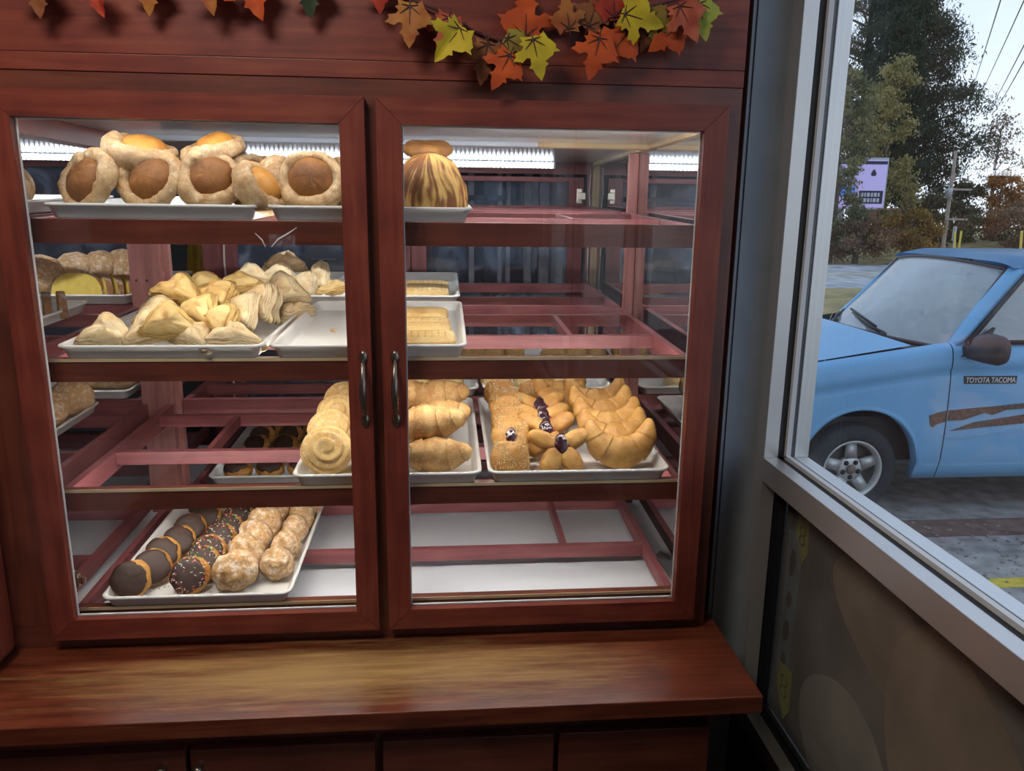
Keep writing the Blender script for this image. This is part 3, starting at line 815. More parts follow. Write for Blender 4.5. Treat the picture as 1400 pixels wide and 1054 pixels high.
for x, w in ((-0.28, 0.012), (-0.16, 0.010), (-0.125, 0.010), (-0.04, 0.016), (0.03, 0.022), (0.095, 0.014)):
    bm = bmesh.new(); box(bm, x - w, x + w, -0.02, 0.02, 0, 2.2, bev=0.004); obj('reflected_mullion', bm, plain('reflection_grey', (0.62, 0.68, 0.76), rough=0.4, metal=0.3), rk)
bm = bmesh.new(); box(bm, -0.28, 0.32, 0.021, 0.30, 1.30, 1.33); box(bm, -0.28, 0.32, 0.021, 0.30, 2.05, 2.08); obj('rack_shelf', bm, plain('reflection_dark', (0.12, 0.13, 0.16), rough=0.5), rk)
# clutter of the back room
for (x, y, z, a, b, c, col, nm, lab, cat) in (
    (-0.385, 1.88, 0.63, 0.050, 0.003, 0.045, (0.62, 0.66, 0.70), 'notice_sheet', 'white notice sheet seen through the rear glass above turnovers', 'paper'),
    (-0.43, 2.00, 0.501, 0.14, 0.10, 0.10, (0.10, 0.085, 0.07), 'cardboard_box', 'brown box stacked behind rear glass above the turnovers', 'box'),
    (-0.14, 2.10, 0.521, 0.12, 0.10, 0.12, (0.16, 0.13, 0.10), 'cardboard_box', 'tan box behind rear glass near the door middle', 'box'),
    (0.12, 2.1, 0.491, 0.05, 0.05, 0.09, (0.25, 0.33, 0.40), 'storage_bin', 'pale blue bin behind rear glass by the crimped pastries', 'bin')):
    bm = bmesh.new(); box(bm, -a, a, -b, b, -c, c, bev=0.003); tag(obj(nm, bm, plain(nm + '_' + str(x), col, rough=0.7, noise_amt=0.2), loc=(x, y, z)), lab, cat)
bm = bmesh.new(); box(bm, -1.3, 0.35, 1.86, 2.3, 0.375, 0.40); box(bm, -1.28, -1.24, 1.88, 2.28, FLOOR_Z, 0.375); box(bm, 0.29, 0.33, 1.88, 2.28, FLOOR_Z, 0.375)
box(bm, -1.28, -1.24, 2.26, 2.30, 0.40, 1.1); box(bm, 0.29, 0.33, 2.26, 2.30, 0.40, 1.1); box(bm, -1.3, 0.35, 1.9, 2.3, 0.83, 0.85); box(bm, -0.46, -0.31, 1.862, 1.876, 0.59, 0.83)
tag(obj('storage_shelf', bm, plain('dark_steel', (0.10, 0.11, 0.13), rough=0.5)), 'dark storage shelf in the back room behind case', 'shelf')

# ------------------------------------------------------------------ trays
TRAY_W, TRAY_D, TRAY_H = 0.360, 0.530, 0.026
def rrect(w, d, r, z, n=6):
    pts = []
    for cx, cy_, a0 in ((w / 2 - r, d / 2 - r, 0), (-w / 2 + r, d / 2 - r, pi / 2), (-w / 2 + r, -d / 2 + r, pi), (w / 2 - r, -d / 2 + r, 3 * pi / 2)):
        for k in range(n + 1):
            a = a0 + k / n * pi / 2
            pts.append(Vector((cx + r * cos(a), cy_ + r * sin(a), z)))
    return pts
def tray_bm(w=TRAY_W, d=TRAY_D, h=TRAY_H):
    bm = bmesh.new()
    loft(bm, [rrect(w - 0.030, d - 0.030, 0.012, 0), rrect(w - 0.026, d - 0.026, 0.014, 0.002), rrect(w - 0.012, d - 0.012, 0.018, h - 0.006), rrect(w - 0.002, d - 0.002, 0.022, h - 0.005),
              rrect(w, d, 0.023, h - 0.002), rrect(w - 0.003, d - 0.003, 0.022, h), rrect(w - 0.012, d - 0.012, 0.018, h), rrect(w - 0.018, d - 0.018, 0.016, h - 0.003),
              rrect(w - 0.032, d - 0.032, 0.012, 0.006), rrect(w - 0.038, d - 0.038, 0.010, 0.0045)])
    return bm
TRAY_ME = None
TILT = atan(SL)
def tray(lv, xc, yf, label, group):
    """tray on a rack; yf = y of its front edge"""
    global TRAY_ME
    y = yf + TRAY_D / 2
    z = shelf_z(lv, y) + 0.001
    if TRAY_ME is None:
        o = obj('bakery_tray', tray_bm(), TRAY, smooth=True); TRAY_ME = o.data
        for p in TRAY_ME.polygons:
            if len(p.vertices) > 4: p.use_smooth = False
    else:
        o = link(bpy.data.objects.new('bakery_tray', TRAY_ME))
    o.location = (xc, y, z); o.rotation_euler = (TILT, 0, 0)
    tag(o, label, 'tray', group)
    return o
TF, TR = 0.046, 0.662
G1, G2 = 'white trays in the case with two doors', 'white trays in the corner case'
for lv, xc, yf, lab in (
    ('top', -0.392, TF, 'white tray of ring breads at the left of the top shelf'),
    ('top', -0.018, TF, 'white tray on the top shelf under the marbled loaf'),
    ('upper', -0.398, TF, 'white tray heaped with folded turnovers on the upper shelf'),
    ('upper', -0.028, TF, 'white tray mostly empty beside turnovers, crimped pastries at its right'),
    ('upper', -0.330, TR, 'white tray of turnovers at the back of the upper shelf'),
    ('upper', -0.030, TR, 'white tray of crimped pastries at the back of the upper shelf'),
    ('middle', 0.000, TF, 'white tray of swirl buns and croissants on the middle shelf'),
    ('middle', 0.3715, TF, 'white tray of horned breads and jam pastries on the middle shelf'),
    ('middle', 0.020, TR, 'white tray behind the croissants at the back of middle shelf'),
    ('middle', 0.3900, TR, 'white tray behind the horned breads at the back of middle shelf'),
    ('bottom', -0.372, TF, 'white tray of dipped and sugared cookies on the bottom shelf'),
    ('bottom', -0.352, TR, 'white tray of chocolate iced cookies at the back of bottom shelf')):
    tray(lv, xc, yf, lab, G1)
for lv, xc, yf, lab in (
    ('top', -0.835, TF, 'white tray on the top shelf of the corner case'),
    ('upper', -0.918, TF, 'white tray of sliced loaf on the corner case upper shelf, front'),
    ('upper', -0.865, TR, 'white tray of yellow loaf and shell breads in corner case, back'),
    ('middle', -0.920, TF, 'white tray of round sugared breads in the corner case, front'),
    ('middle', -0.890, TR, 'white tray at the back of the corner case middle shelf')):
    tray(lv, xc, yf, lab, G2)

# ------------------------------------------------------------------ pastry materials
M_COLLAR = bread('pastry_collar', (0.66, 0.47, 0.25), (0.34, 0.175, 0.06), scale=38, bias=0.52, fine=0.45, flour=((0.72, 0.58, 0.38), 0.35, 60), bump=0.7)
M_CAKE = bread('ring_cake', (0.32, 0.135, 0.032), (0.16, 0.060, 0.018), scale=30, bias=0.5, bump=0.6, fine=0.35)
M_CAKE_LIT = bread('ring_cake_golden_lit', (0.60, 0.29, 0.055), (0.40, 0.16, 0.03), scale=26, bias=0.5, bump=0.4, rough=0.45)  # ring cake with light from above mixed in as a golden tone
M_PUFF = bread('puff_pastry', (0.84, 0.69, 0.43), (0.58, 0.35, 0.12), scale=34, bias=0.56, bump=0.8, fine=0.4)
M_PUFFE2 = bread('glazed_layers', (0.72, 0.50, 0.18), (0.34, 0.155, 0.035), scale=60, bias=0.5, bump=0.9, attr='rib')
M_PUFFD = bread('puff_pastry_glazed', (0.80, 0.60, 0.26), (0.52, 0.27, 0.065), scale=22, bias=0.56, bump=0.5, rough=0.42)
M_PUFFE = bread('puff_layers', (0.82, 0.67, 0.42), (0.40, 0.24, 0.10), scale=60, bias=0.5, bump=0.9, attr='rib')
M_ROLL = bread('swirl_dough', (0.78, 0.55, 0.22), (0.50, 0.28, 0.08), scale=20, bias=0.55, flour=((0.76, 0.62, 0.38), 0.42, 120), bump=0.5)
M_CROIS = bread('croissant_crust', (0.74, 0.48, 0.19), (0.40, 0.19, 0.055), scale=36, bias=0.48, fine=0.4, flour=((0.72, 0.58, 0.42), 0.26, 160), bump=0.4)
M_HORN = bread('glossy_crust', (0.63, 0.36, 0.10), (0.38, 0.165, 0.040), scale=34, bias=0.5, bump=0.3, rough=0.42, fine=0.35)
M_SESAME = bread('sesame_crust', (0.62, 0.34, 0.09), (0.38, 0.165, 0.036), scale=24, bias=0.5, bump=0.3, rough=0.4)
M_FLAKE = plain('coconut_flake', (0.78, 0.62, 0.36), rough=0.6)
M_JAM = plain('dark_berry_jam', (0.035, 0.006, 0.014), rough=0.12, coat=0.6, noise_amt=0.4, noise_scale=120)
M_JAMR = plain('red_jam', (0.20, 0.018, 0.014), rough=0.15, coat=0.5)
M_COOKIE = bread('cookie_dough', (0.58, 0.30, 0.075), (0.36, 0.15, 0.03), scale=40, bias=0.5, bump=0.9)
M_CHOC = plain('chocolate_coat', (0.040, 0.018, 0.012), rough=0.52, spec=0.4, noise_amt=0.25, noise_scale=60, bump=0.2)
M_SUG = bread('sugared_dough', (0.58, 0.36, 0.15), (0.34, 0.17, 0.06), scale=55, bias=0.5, flour=((0.70, 0.58, 0.45), 0.52, 75), bump=1.0, fine=0.5)
M_CRUMB = bread('yellow_crumb', (0.78, 0.60, 0.14), (0.66, 0.45, 0.08), scale=60, bias=0.5, bump=0.6)
M_CRUST = bread('loaf_crust', (0.34, 0.17, 0.07), (0.22, 0.09, 0.03), scale=30, bias=0.5, flour=((0.74, 0.70, 0.66), 0.34, 40), bump=0.4)
M_CONCHA = bread('sugar_shell', (0.60, 0.38, 0.18), (0.42, 0.22, 0.08), scale=24, bias=0.5, flour=((0.78, 0.70, 0.58), 0.42, 90), bump=0.6)
M_MARBLE = bread('marbled_crust', (0.66, 0.40, 0.12), (0.20, 0.075, 0.022), scale=40, bias=0.5, bump=0.7, attr='rib')
M_BUN = bread('brown_bun', (0.38, 0.18, 0.05), (0.20, 0.08, 0.022), scale=28, bias=0.5, bump=0.5)
SPR = [plain('sprinkle_' + n, c, rough=0.4) for n, c in (('white', (0.85, 0.82, 0.78)), ('pink', (0.75, 0.10, 0.22)), ('orange', (0.85, 0.25, 0.04)), ('green', (0.15, 0.5, 0.12)), ('red', (0.6, 0.02, 0.03)))]

# ------------------------------------------------------------------ pastry shapes (local: lying flat, z up)
def k_ring(seed, cakem):
    def collar():
        bm = bmesh.new()
        def f(u, v):
            a = 2 * pi * u; b = 2 * pi * v
            R = 0.0430 + 0.003 * nz((cos(a), sin(a), 0), 1.3, seed); r = 0.0125 + 0.0024 * nz((cos(a), sin(a), 1), 2.2, seed)
            r *= 1 + 0.34 * cos(a - 0.6 - seed); r *= 1 + 0.10 * math.exp(-((a - 2.2) / 0.16) ** 2)
            q = R + r * cos(b)
            return Vector((q * cos(a), q * sin(a), r * 1.40 * sin(b) + 0.003 * sin(2 * a + seed)))
        rows = [[bm.verts.new(f(i / 88, j / 30)) for i in range(88)] for j in range(30)]
        for j in range(30):
            for i in range(88):
                fc = bm.faces.new((rows[j][i], rows[j][(i + 1) % 88], rows[(j + 1) % 30][(i + 1) % 88], rows[(j + 1) % 30][i])); fc.smooth = True
        bmesh.ops.recalc_face_normals(bm, faces=bm.faces)
        roughen(bm, 0.0021, 95, seed, 4)
        return bm
    def cake():
        bm = bmesh.new()
        polar(bm, 14, 36, lambda s, a: Vector((0.0385 * sin(pi * s) ** 0.75 * cos(a), 0.0385 * sin(pi * s) ** 0.75 * sin(a), 0.0005 + (0.0285 * cos(pi * s) if s < 0.5 else 0.017 * cos(pi * s)) + 0.002 * nz((cos(a), sin(a), s), 2.5, seed))))
        bmesh.ops.recalc_face_normals(bm, faces=bm.faces)
        roughen(bm, 0.0008, 90, seed, 2)
        return bm
    return [('pastry_collar', collar, M_COLLAR), ('cake_center', cake, cakem)]

def k_turnover(seed, L=0.122, H=0.036, mat=None):
    L *= 1.12
    rn = random.Random(seed)
    h = L * 0.60
    c = [Vector((-L / 2, -h / 3, 0)), Vector((L / 2, -h / 3, 0)), Vector((rn.uniform(-0.012, 0.012), 2 * h / 3, 0))]
    def outline(sc, z, wob, rr=0.24):
        pts = []
        for i in range(3):
            p, a, b = c[i], c[i - 1], c[(i + 1) % 3]
            p0, p1 = p.lerp(a, rr), p.lerp(b, rr)
            for k in range(5):
                t = k / 4; q = (p0 * (1 - t) ** 2 + p * 2 * t * (1 - t) + p1 * t * t); pts.append(q)
            for k in range(1, 8):
                t = k / 8; pts.append(p1.lerp(b.lerp(p, rr), t))
        out = []
        for k, q in enumerate(pts):
            w = 1 + wob * nz((q.x, q.y, z * 6), 55, seed)
            out.append(Vector((q.x * sc * w, q.y * sc * w, z + 0.009 * nz((q.x, q.y, 0), 24, seed + 3) + 0.003 * nz((q.x, q.y, z * 4), 60, seed + 5))))
        return out
    def body():
        bm = bmesh.new(); loops = [outline(s, z, 0.02) for s, z in ((0.25, 0.0), (0.6, 0.0), (0.9, 0.001))]
        n = 13
        for k in range(n):
            z = 0.003 + (H * 0.66 - 0.003) * k / (n - 1)
            loops.append(outline(1.0 - 0.20 * (k / n) ** 2 + (0.022 if k % 2 else -0.022) + rn.uniform(-0.014, 0.014), z, 0.10))
        for s, z in ((0.76, H * 0.74), (0.66, H * 0.84), (0.52, H * 0.92), (0.36, H * 0.98), (0.18, H)):
            loops.append(outline(s, z, 0.02))
        lay = bm.verts.layers.float.new('rib'); rows = loft(bm, loops)
        for k, rw in enumerate(rows):
            for v in rw: v[lay] = (0.62 if k % 2 else 0.20) + 0.35 * nz(v.co, 30, seed + k) if 3 <= k < 16 else 0.35 + 0.5 * nz(v.co, 26, seed)
        m = len(bm.faces)
        bm.faces.ensure_lookup_table()
        per = 36
        for i, f in enumerate(bm.faces):
            f.smooth = True
            if i < m - 2 and 2 * per <= i < 16 * per: f.material_index = 1
        roughen(bm, 0.0034, 42, seed, 3)
        return bm
    return [('turnover', body, [mat or M_PUFF, M_PUFFE2 if mat is M_PUFFD else M_PUFFE])]

def k_crimped(seed, L=0.150, W=0.060, H=0.020):
    def body():
        bm = bmesh.new()
        def outl(s, z):
            pts = []
            N = 84
            for k in range(N):
                a = 2 * pi * k / N
                e = 0.22
                x = abs(cos(a)) ** e * (1 if cos(a) > 0 else -1) * L / 2; y = abs(sin(a)) ** e * (1 if sin(a) > 0 else -1) * W / 2
                sc = s + (0.030 * sin(21 * a) if 0.8 < s else 0.0)
                pts.append(Vector((x * (1 - (1 - sc) * W / L * 1.0), y * sc, z + 0.002 * nz((x, y, z), 30, seed))))
            return pts
        loops = [outl(0.3, 0), outl(0.8, 0), outl(0.98, 0.002)]
        for k in range(5): loops.append(outl(1.0 + (0.02 if k % 2 else -0.015), 0.004 + 0.0022 * k))
        loops += [outl(0.94, H * 0.78), outl(0.80, H * 0.72), outl(0.66, H * 0.95), outl(0.35, H)]
        loft(bm, loops)
        for f in bm.faces: f.smooth = True
        roughen(bm, 0.0012, 60, seed, 2)
        return bm
    def dots():
        bm = bmesh.new()
        for i in range(9):
            for j in (-1, 0, 1):
                lathe(bm, [(0, 0.0011), (0.0020, 0.0006), (0.0022, 0)], 8, Matrix.Translation(((i - 4) * L / 11, j * W * 0.17, H * (0.965 if j else 0.995))))
        return bm
    return [('pastry_slab', body, M_PUFFD), ('fork_marks', dots, M_CROIS)]

def k_swirl(seed, R=0.044, H=0.062):
    def body():
        bm = bmesh.new()
        def f(s, a):
            t = pi * s
            r = R * sin(t) ** 0.8
            z = H / 2 * cos(t) + (0 if s < 0.5 else -0.0)
            if s < 0.62:
                sp = sin(2 * pi * (s * 7.5) - a)
                k = 0.0030 * (abs(sp) ** 0.5) * (1 if sp > 0 else -1) * min(1, s * 8)
            else: k = 0
            return Vector(((r + k) * cos(a) * (1 + 0.03 * sin(2 * a + seed)), (r + k) * sin(a), z + k * 0.9 * cos(t)))
        polar(bm, 60, 56, f)
        bmesh.ops.recalc_face_normals(bm, faces=bm.faces)
        roughen(bm, 0.0014, 40, seed, 2)
        return bm
    return [('swirl_bun', body, M_ROLL)]

def arc_tube(seed, half, rmax, bend, segs, taper=2.2, ridge=0.07, flat=1.0, rise=0.0, nu=70, nv=28, tip=0.22):
    bm = bmesh.new()
    def ctr(t):  # circular arc in XY
        a = t * bend
        return Vector((half * sin(a) / max(bend, 1e-3) * 1.0, -(half / max(bend, 1e-3)) * (1 - cos(a)) * -1.0, rise * t * t))
    loops = []
    for i in range(nu):
        t = -1 + 2 * i / (nu - 1)
        c0 = ctr(t); d = (ctr(t + 0.01) - ctr(t - 0.01)).normalized()
        s = Vector((0, 0, 1)).cross(d).normalized(); q = d.cross(s)
        r = rmax * (tip + (1 - tip) * max(0.0, 1 - abs(t) ** taper)) * (sqrt(max(0.0, 1 - abs(t) ** 14)) + 0.02)
        ph = (abs(t) * segs) % 1.0
        r *= 1 + ridge * (0.9 - 1.6 * ph if abs(t) < 0.93 else 0)
        lp = []
        for k in range(nv):
            a = 2 * pi * k / nv
            sk = 0.35 * r * sin(a) * 0
            lp.append(c0 + (s * cos(a) + q * sin(a) * flat) * r + d * sk)
        loops.append(lp)
    loft(bm, loops)
    for f in bm.faces: f.smooth = True
    bmesh.ops.recalc_face_normals(bm, faces=bm.faces)
    roughen(bm, rmax * 0.05, 35, seed, 3)
    return bm
def k_croissant(seed): return [('croissant', lambda: arc_tube(seed, 0.070, 0.032, 0.62, 2.6, 2.0, 0.11, 0.92, tip=0.30), M_CROIS)]
def k_horn(seed): return [('horned_bread', lambda: arc_tube(seed, 0.097, 0.0305, 1.72, 3.2, 1.7, 0.075, 0.80, 0.0, 96, 28, 0.30), M_HORN)]

def pillow(seed, a, b, h, e=0.55, mat=None, amp=0.002):
    bm = bmesh.new()
    def sg(v, p): return abs(v) ** p * (1 if v >= 0 else -1)
    def f(s, t):
        th = pi * s - pi / 2
        return Vector((a * sg(cos(th), 0.6) * sg(cos(t), e), b * sg(cos(th), 0.6) * sg(sin(t), e), -h * sg(sin(th), 0.8)))
    polar(bm, 22, 40, f)
    bmesh.ops.recalc_face_normals(bm, faces=bm.faces)
    roughen(bm, amp, 32, seed, 3)
    return bm
def flakes(seed, a, b, h, n=170):
    rn = random.Random(seed); bm = bmesh.new()
    for _ in range(n):
        x, y = rn.uniform(-0.93, 0.93), rn.uniform(-0.93, 0.93)
        z = h * max(0.0, (1 - max(abs(x), abs(y)) ** 3.5)) ** 0.62 + 0.0003
        l = rn.uniform(0.0015, 0.0034); w = 0.0006
        M = Matrix.Translation((x * a, y * b, z)) @ Matrix.Rotation(rn.uniform(0, pi), 4, 'Z') @ Matrix.Rotation(rn.uniform(-0.6, 0.6), 4, 'Y')
        vs_ = [bm.verts.new(M @ Vector(p)) for p in ((-l, -w, 0), (l, -w, 0), (l, w, 0.0002), (-l, w, 0.0002), (-l, 0, 0.0009), (l, 0, 0.0009))]
        for q in ((0, 1, 5, 4), (3, 4, 5, 2), (0, 4, 3), (1, 2, 5), (0, 3, 2, 1)): bm.faces.new([vs_[i] for i in q])
    return bm
def k_sesame(seed, jam=False):
    a, b, h = 0.036, 0.032, 0.0185
    L = [('pastry_pillow', lambda: pillow(seed, a, b, h, 0.72, amp=0.0034), M_SESAME), ('coconut_flakes', lambda: flakes(seed, a, b, h, 230), M_FLAKE)]
    if jam: L.append(('jam', lambda: jam_blob(seed, 0.011, 0.017, 0.004, (0.0, -0.002, h - 0.001)), M_JAM))
    return L
def jam_blob(seed, a, b, h, at):
    bm = bmesh.new()
    polar(bm, 12, 24, lambda s, t: Vector((a * sin(pi * s) * cos(t) * (1 + 0.25 * nz((cos(t), sin(t), 0), 1.8, seed)), b * sin(pi * s) * sin(t) * (1 + 0.25 * nz((cos(t), sin(t), 2), 1.8, seed)), h * cos(pi * s))) + Vector(at))
    bmesh.ops.recalc_face_normals(bm, faces=bm.faces)
    roughen(bm, 0.0016, 110, seed, 2)
    return bm
def k_butterfly(seed):
    def body():
        bm = bmesh.new()
        for ang, ln, wd in ((28, 0.066, 0.0165), (152, 0.068, 0.0155), (236, 0.058, 0.0185), (304, 0.058, 0.0185)):
            t = pillow(seed + ang, ln / 2, wd, 0.0155, 0.9, amp=0.002)
            a = radians(ang + nz((ang, 0, 0), 1, seed) * 12)
            join(bm, t, Matrix.Translation((0.031 * cos(a), 0.031 * sin(a), 0.002)) @ Matrix.Rotation(a, 4, 'Z'))
        join(bm, pillow(seed, 0.020, 0.020, 0.014, 0.9))
        return bm
    return [('pastry_wings', body, M_HORN), ('jam', lambda: jam_blob(seed, 0.013, 0.020, 0.006, (0.0, 0.002, 0.0145)), M_JAM), ('jam_rim', lambda: jam_blob(seed + 1, 0.018, 0.017, 0.0035, (0.001, 0.0, 0.0135)), M_JAMR)]
def k_cookie(seed, R=0.0335, T=0.0095, coat=True, spr=False, mat=None, ck=0.92):
    def dome(s, a, top=True):
        r = R * sin(pi * s) ** 0.62
        z = T * (cos(pi * s) if s < 0.5 else 0.85 * cos(pi * s))
        k = 1 + 0.06 * nz((cos(a), sin(a), 0), 1.7, seed)
        return Vector((r * k * cos(a), r * k * sin(a), z))
    def body():
        bm = bmesh.new(); polar(bm, 20, 40, dome)
        bmesh.ops.recalc_face_normals(bm, faces=bm.faces)
        roughen(bm, 0.0030, 75, seed, 3); return bm
    def coatf():
        bm = bmesh.new(); off = Vector((-0.25 * R * (1 - ck) * 3, 0, 0))
        def f(s, a):
            m = (0.365 - 0.125 * cos(a) - 0.05 * sin(a)) * (1 + 0.22 * nz((cos(a), sin(a), 4), 1.9, seed) + 0.24 * nz((cos(a), sin(a), 9), 4.5, seed)) * ck
            if s < 0.9: p = dome(min(m, s / 0.9 * m), a)
            else: p = dome(m, a)
            up = 0.0040 if s < 0.8 else (0.0030 if s < 0.9 else -0.002)
            return Vector((p.x * (1.02 if s < 0.9 else 0.96), p.y * (1.02 if s < 0.9 else 0.96), p.z + up * (1.0)))
        rows = [[bm.verts.new(f(i / 16, 2 * pi * k / 40)) for k in range(40)] for i in range(1, 17)]
        c = bm.verts.new(f(0, 0))
        for k in range(40): bm.faces.new((c, rows[0][k], rows[0][(k + 1) % 40]))
        for a_, b_ in zip(rows, rows[1:]):
            for k in range(40): bm.faces.new((a_[k], b_[k], b_[(k + 1) % 40], a_[(k + 1) % 40]))
        for f_ in bm.faces: f_.smooth = True
        bmesh.ops.recalc_face_normals(bm, faces=bm.faces)
        if bm.faces[0:1] and False: pass
        for v in bm.verts: v.co += Vector((0, 0, 0.0007 * nz(v.co, 120, seed)))
        return bm
    L = [('cookie_base', body, mat or M_COOKIE)]
    if coat: L.append(('chocolate_coat', coatf, M_CHOC))
    if spr:
        def sp():
            rn = random.Random(seed); bm = bmesh.new()
            for i in range(75):
                q, a = sqrt(rn.random()) * 0.36, rn.uniform(0, 2 * pi)
                p = dome(q * ck, a); p.z += 0.0040
                M = Matrix.Translation(p) @ Matrix.Rotation(rn.uniform(0, pi), 4, 'Z') @ Matrix.Rotation(pi / 2 + rn.uniform(-0.3, 0.3), 4, 'X')
                lathe(bm, [(0, -0.0022), (0.0006, -0.0019), (0.0006, 0.0019), (0, 0.0022)], 6, M, mi=rn.choice((0, 0, 1, 2, 3, 4)))
            return bm
        L.append(('sprinkles', sp, SPR))
    return L
def k_sugar(seed, R=0.034):
    def body():
        bm = bmesh.new()
        polar(bm, 44, 64, lambda s, a: Vector((R * sin(pi * s) * cos(a), R * sin(pi * s) * sin(a), R * 0.80 * cos(pi * s))))
        bmesh.ops.recalc_face_normals(bm, faces=bm.faces)
        roughen(bm, R * 0.13, 62 * 0.034 / R, seed, 5); return bm
    return [('sugar_ball', body, M_SUG)]
def k_marble(seed):
    def body():
        bm = bmesh.new()
        N = 200
        lay = bm.verts.layers.float.new('rib')
        def f(s, a):
            th = min(1.0, s / 0.8) * pi / 2
            ph = a * 13 + 2.6 * nz((cos(a) * 1.2, sin(a) * 1.2, s * 1.5), 1.6, seed)
            k = 1 + 0.03 * sin(ph) * sin(th)
            if s <= 0.8: r = sin(th) ** 0.85; z = 0.080 * cos(th) ** 0.9
            else: r = 1 - (s - 0.8) / 0.2; z = 0.0; k = 1 + (k - 1) * r
            return Vector((0.056 * r * k * cos(a), 0.066 * r * k * sin(a), z))
        polar(bm, 50, N, f)
        bmesh.ops.recalc_face_normals(bm, faces=bm.faces)
        for v in bm.verts:
            a = atan2(v.co.y / 0.066, v.co.x / 0.056); s = 1 - v.co.z / 0.080
            ph = a * 13 + 2.6 * nz((cos(a) * 1.2, sin(a) * 1.2, s * 1.5), 1.6, seed)
            v[lay] = 0.56 + 0.24 * sin(ph) + 0.22 * sin(3 * ph + 4 * s) + 0.75 * nz(v.co, 40, seed)
        roughen(bm, 0.002, 50, seed, 3)
        return bm
    return [('marbled_loaf', body, M_MARBLE)]
def k_bun(seed, R=0.033, H=0.015, mat=None):
    def body():
        bm = bmesh.new()
        def f(u, v):
            a, b = 2 * pi * u, 2 * pi * v
            q = R * 0.66 + R * 0.36 * cos(b); return Vector((q * cos(a), q * sin(a), H * sin(b) * (1 + 0.1 * sin(3 * a))))
        rows = [[bm.verts.new(f(i / 36, j / 14)) for i in range(36)] for j in range(14)]
        for j in range(14):
            for i in range(36):
                fc = bm.faces.new((rows[j][i], rows[j][(i + 1) % 36], rows[(j + 1) % 14][(i + 1) % 36], rows[(j + 1) % 14][i])); fc.smooth = True
        join(bm, pillow(seed, R * 0.5, R * 0.5, H * 0.72, 1.0))
        bmesh.ops.recalc_face_normals(bm, faces=bm.faces)
        roughen(bm, 0.0012, 60, seed, 3); return bm
    return [('ring_roll', body, mat or M_BUN)]
def k_slice(seed, W=0.125, H=0.046, T=0.013):
    def body():
        bm = bmesh.new()
        pts = []
        for k in range(25):
            a = pi * k / 24
            pts.append(((W / 2) * abs(cos(a)) ** 0.8 * (1 if cos(a) >= 0 else -1), H * sin(a) ** 0.75))
        A = [bm.verts.new((x, -T / 2, z)) for x, z in pts]; B = [bm.verts.new((x, T / 2, z)) for x, z in pts]
        bm.faces.new(A); bm.faces.new(B[::-1])
        n = len(pts)
        for i in range(n):
            f = bm.faces.new((A[i], A[(i + 1) % n], B[(i + 1) % n], B[i])); f.material_index = 1
        return bm
    return [('loaf_slice', body, [M_CRUMB, M_CRUST])]
def k_shell(seed, R=0.046, H=0.026, mat=None):
    def body():
        bm = bmesh.new()
        polar(bm, 24, 48, lambda s, a: Vector((R * sin(pi * s) ** 0.7 * cos(a), R * sin(pi * s) ** 0.7 * sin(a) * 0.96, (H if s < .5 else H * 0.55) * cos(pi * s) + (0.0014 * (1 if sin(9 * a + s * 5) > 0.3 else 0) if s < 0.42 else 0))))
        bmesh.ops.recalc_face_normals(bm, faces=bm.faces)
        roughen(bm, 0.0014, 50, seed, 3); return bm
    return [('shell_bread', body, mat or M_CONCHA)]

# ------------------------------------------------------------------ placing pastries
PROTO = {}
def proto_parts(key, builder):
    if key not in PROTO:
        parts = []
        for nm, fn, mats in builder:
            bm = fn()
            me = bpy.data.meshes.new(nm)
            bmesh.ops.recalc_face_normals(bm, faces=bm.faces)
            bm.to_mesh(me); bm.free()
            for m in (mats if isinstance(mats, list) else [mats]): me.materials.append(m)
            parts.append((nm, me))
        PROTO[key] = parts
    return PROTO[key]
def put(name, key, builder, lv, x, y, rot, label, cat, group, lift=0.0, sc=1.0, base=None):
    """stand one pastry on its tray (or lift metres above the tray's floor)"""
    parts = proto_parts(key, builder)
    R = Euler([radians(a) for a in rot]).to_matrix()
    zmin = 1e9
    for _, me in parts:
        for v in me.vertices: zmin = min(zmin, (R @ (v.co * sc)).z)
    floor_z = (shelf_z(lv, y) + 0.0060) if base is None else base
    loc = (x, y, floor_z - zmin + lift)
    e = [radians(a) for a in rot]
    if len(parts) == 1:
        o = link(bpy.data.objects.new(name, parts[0][1]))
        o.location = loc; o.rotation_euler = e; o.scale = (sc,) * 3
        tag(o, label, cat, group)
    else:
        o = thing(name, label, cat, loc, e, group); o.scale = (sc,) * 3
        for nm, me in parts:
            c = link(bpy.data.objects.new(nm, me)); c.parent = o
            if nm in ('sprinkles', 'coconut_flakes'): c['kind'] = 'stuff'
    return o
ORD = ['foremost', 'second', 'third', 'fourth', 'fifth', 'sixth', 'seventh', 'eighth', 'ninth', 'tenth', 'eleventh', 'twelfth']
def nth(i): return 'foremost' if i == 0 else ORD[i] + ' from front'

